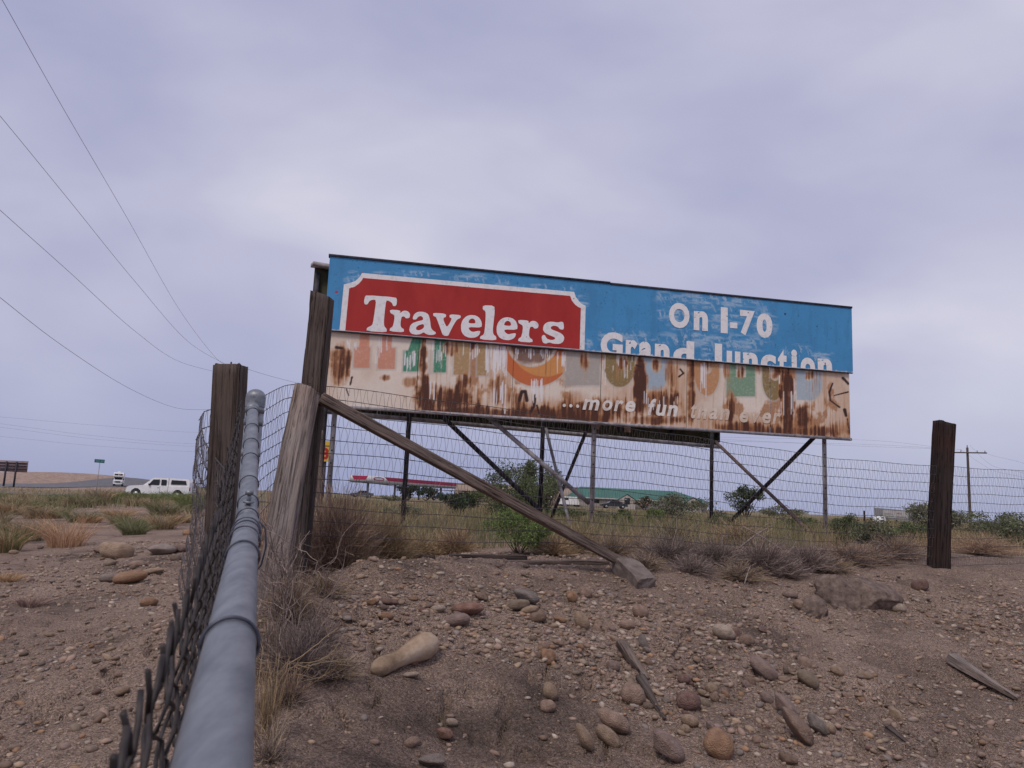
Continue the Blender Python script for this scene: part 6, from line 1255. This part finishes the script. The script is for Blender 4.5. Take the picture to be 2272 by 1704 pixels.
tumble(1490, 1206, 120, 60, DRY + SAGE, 'straw and sage brush behind the fence by the rear billboard post', 1000, wd=.006); tumble(1640, 1206, 150, 56, REDB + DRY, 'brown brush behind the fence where the steel braces cross', 1000, wd=.006)
def stick(a, b_, Y0, Y1, r, label):
    p0, p1 = at(*a, Y0), at(*b_, Y1); P = lin(p0, p1, 8); P[:, 2] += .02 * np.sin(np.linspace(0, 3, 8)); V, Fq = tube(P, np.linspace(r, r * .4, 8), 6); o = mesh_obj('dead_stick', V, Fq, M['wood_grey'], None, True, loc=tuple(p0)); tag(o, label, 'stick')
stick((1640, 1216), (1716, 1166), 7.7, 7.9, .010, 'pale dead stick slanting up out of the large tumbleweed'); stick((1648, 1168), (1762, 1240), 7.8, 7.7, .007, 'dark thin dead stick crossing the large tumbleweed'); stick((1652, 1296), (1666, 1255), 7.0, 7.3, .007, 'short pale twig stuck upright in the gravel below the tumbleweeds')
# -- green things in the field
shrub(1150, 1226, 150, 88, LIME, 'bright lime-green leafy bush just behind the woven fence', 1.6, clumps=26); shrub(1140, 1152, 170, 112, GRN, 'broad green shrub with two tall sprays behind the rear billboard post', 3.0, clumps=30)
shrub(1165, 1150, 66, 128, GRN, 'left tall spray of the broad green shrub', 1.5, clumps=9); shrub(1212, 1150, 60, 130, GRN + SAGE, 'right tall spray of the broad green shrub beside the rear post', 1.4, clumps=9); shrub(1018, 1146, 96, 60, DARK + GRN[1:2], 'dark rounded juniper in the field below the canopy', 1.5)
shrub(1510, 1163, 118, 66, SAGE + DARK[:1], 'wide grey-green shrub beside the middle rear post', 1.1); shrub(1655, 1143, 74, 70, DARK + GRN[:1], 'small dark tree at the crossing of the steel braces', 1.2, tree=True, Y=55); shrub(1735, 1152, 95, 30, SAGE, 'low grey sagebrush right of the small dark tree')
for px, pb, w, h, c, lab in [(1385, 1182, 46, 44, LIME, 'small yellow-green bush right of the middle billboard post'), (1448, 1178, 50, 46, LIME, 'yellow-green weed beside the wide grey-green shrub'), (1872, 1212, 60, 60, GRN, 'green bush right of the last billboard post'), (1940, 1228, 84, 72, SAGE + GRN, 'dense sage bush left of the tarred post'), (2075, 1186, 132, 58, SAGE, 'broad grey-green shrub partly hidden by the tarred post'), (2205, 1196, 130, 52, SAGE + GRN, 'sage clump on the far side of the tarred post'), (2262, 1218, 90, 60, GRN + SAGE, 'green shrub right of the tarred post'),
        (900, 1148, 80, 26, SAGE, 'low sage mound under the filling station canopy'), (1260, 1160, 80, 30, GRN, 'low green mound left of the middle billboard post'), (1600, 1182, 70, 40, GRN + SAGE, 'green weeds behind the crossing steel braces'), (1780, 1188, 90, 36, GRN, 'green weeds left of the last billboard post'), (2020, 1206, 70, 40, GRN, 'small green bush behind the tarred post'), (1335, 1166, 50, 26, SAGE, 'small sage tuft at the foot of the middle billboard post')]:
    shrub(px, pb, w * 1.1, h * 1.1, c, lab, 1.5, clumps=20)
shrub(905, 1106, 52, 32, DARK, 'round dark tree under the left part of the canopy', 1.6, tree=True, Y=140); shrub(945, 1107, 60, 30, DARK, 'round dark tree under the right part of the canopy', 1.6, tree=True, Y=146); shrub(870, 1106, 50, 12, SAGE, 'low hedge below the filling station canopy', Y=120)
shrub(1430, 1120, 46, 30, DARK + REDB[:1], 'small reddish-green tree in front of the motel wall', 1.2, tree=True, Y=120)
# -- sage and bunch grass left of the fence
for px, pb, w, h, c, lab in [(220, 1122, 40, 46, SAGE + REDB[:1], 'tall brownish sage clump below the motorhome'), (254, 1118, 36, 36, LIME + GRN, 'yellow-green clump beside the tall brownish sage clump'), (65, 1137, 48, 34, GRN, 'dark green clump below the far roadside billboard'), (181, 1126, 52, 34, GRN + SAGE, 'green clump between the dark green clump and the tall brownish one'), (365, 1143, 80, 38, GRN + SAGE, 'wide green clump below the white pickup truck'), (310, 1120, 70, 32, GRN, 'green clump under the front of the white pickup truck'), (418, 1124, 60, 34, GRN + LIME, 'green clump under the rear of the white pickup truck'),
        (145, 1212, 96, 74, DRY + REDB, 'big brown bunch-grass clump left of the tan boulder'), (62, 1201, 72, 60, DRY + SAGE, 'dry bunch-grass clump left of the big brown one'), (14, 1222, 70, 62, GRN + DRY, 'dark green and straw clump at the edge of the stony ground'), (363, 1174, 62, 44, DRY + SAGE, 'dry tuft above the low grey rock'), (297, 1186, 62, 34, GRN + SAGE, 'low green tuft above the big tan boulder'), (431, 1140, 40, 40, GRN, 'green tuft beside the loose wire mesh'), (110, 1150, 60, 30, DRY + SAGE, 'straw tuft in the grass below the road'), (20, 1142, 70, 36, SAGE + DRY, 'grey-green tuft below the far roadside billboard posts'), (262, 1150, 60, 26, DRY, 'dry tuft in the bare patch of the left field'), (200, 1160, 50, 24, DRY, 'low straw tuft above the big brown clump'), (400, 1160, 50, 24, DRY + GRN, 'small mixed tuft left of the loose wire mesh'), (12, 1290, 60, 26, DRY, 'withered tuft on the bare dirt at the left'), (70, 1340, 70, 22, PURP, 'flattened dead plant on the dirt at the left')]:
    tuft(px, pb, w, h, [tuple(np.array(q_) * 1.25 * np.array([1.12, 1., .95])) for q_ in c], lab, 520)
for px, pb, w, h, c, lab in [(285, 1113, 44, 24, GRN, 'green tuft below the bonnet of the white pickup truck'), (325, 1112, 50, 20, LIME, 'yellow-green tuft in front of the pickup truck door'), (352, 1116, 60, 26, GRN + LIME, 'bushy tuft hiding the sill of the white pickup truck'), (392, 1114, 54, 28, LIME + GRN, 'pale flowering tuft before the rear wheel of the pickup truck'), (428, 1116, 44, 26, GRN + DRY, 'tuft behind the tail of the white pickup truck')]:
    tuft(px, pb, w, h, [tuple(np.array(q_) * 1.3) for q_ in c], lab, 420)
gl = np.random.default_rng(77); SAGE_ = [(.20, .20, .12), (.16, .165, .10), (.26, .245, .15)]; DRY_ = [(.36, .27, .17), (.28, .20, .13), (.42, .33, .21)]; GRN_ = [(.17, .21, .085), (.14, .175, .07), (.22, .25, .11)]
kinds = [(SAGE_ + DRY_, 'pale sage tuft scattered in the field before the road'), (DRY_, 'straw-coloured tuft scattered in the field before the road'), (GRN_ + SAGE_, 'greenish tuft scattered in the field before the road')]
for i in range(46):
    pb = 1108 + 95 * gl.random() ** 1.6; px = gl.uniform(-20, 440)
    if pb > 1135 and px > 170 and gl.random() < .75: continue
    c, lab = kinds[int(gl.integers(3))]; sc_ = .5 + (pb - 1100) / 110; tuft(px, pb, gl.uniform(40, 70) * sc_, gl.uniform(22, 40) * sc_, c, lab, 320, lab.replace('tuft', 'tufts'))
# -- field grass, beyond counting
def field(n, sampler, hmin, hmax, cols, seed, label, wk=1.15):
    g_ = np.random.default_rng(seed); x, y = sampler(g_, n); z = ground_z(x, y, True); n = len(x); K = 3; f = np.linspace(0, 1, K); patch = fbm(x * .35 + 9, y * .18, 3); h = (hmin + (hmax - hmin) * g_.random(n)) * (.45 + 1.1 * patch); a = g_.uniform(0, 2 * np.pi, n); L = g_.uniform(.05, .6, n)
    P = np.stack([x[:, None] + np.cos(a)[:, None] * (h * L)[:, None] * f[None] ** 1.6, y[:, None] + np.sin(a)[:, None] * (h * L)[:, None] * f[None] ** 1.6, z[:, None] - .02 + h[:, None] * f[None]], -1); Wd = (np.maximum(.0035, wk * y / FPX) * g_.uniform(.6, 1.4, n))[:, None] * (1 - .75 * f)[None]; V, Fq = strips(P, Wd, g=g_)
    pal = np.asarray(cols, float); mixv = np.clip((patch - .35) * 3 + g_.normal(0, .25, n), 0, .999); c = pal[(mixv * len(pal)).astype(int)] * g_.uniform(.7, 1.25, (n, 1)); o = mesh_obj('field_grass', V, Fq, M['leaf'], None, C=np.repeat(c, K * 2, 0)); tag(o, label, 'grass', kind='stuff')
def right_field(g_, n): y = 7.6 * (110 / 7.6) ** (g_.random(n) ** 1.15); lo = np.maximum(-.245 * y, -.36 * y); x = g_.uniform(-.27, .72, n) * y; keep = (y - (6.8 + .613 * x) > 1.5 + 1.5 * (x < .2)); return x[keep], y[keep]
def left_field(g_, n): y = 24 * (105 / 24) ** g_.random(n); x = g_.uniform(-.74, -.34, n) * y; keep = fbm(x * .16 + 3, y * .09 + 1, 3) + .0035 * (y - 24) > .45; return x[keep], y[keep]
field(56000, right_field, .12, .40, [(.30, .215, .13), (.34, .26, .15), (.26, .21, .12), (.28, .235, .13), (.20, .185, .095), (.155, .16, .08)], 61, 'mixed dry and green grass filling the field behind the woven fence')
field(11000, left_field, .10, .50, [(.38, .29, .19), (.36, .28, .17), (.32, .265, .15), (.27, .24, .13), (.22, .21, .11)], 62, 'scrubby grass of the field between the fence and the road')
for o in scene.objects:
    if 'local' in o: del o['local']
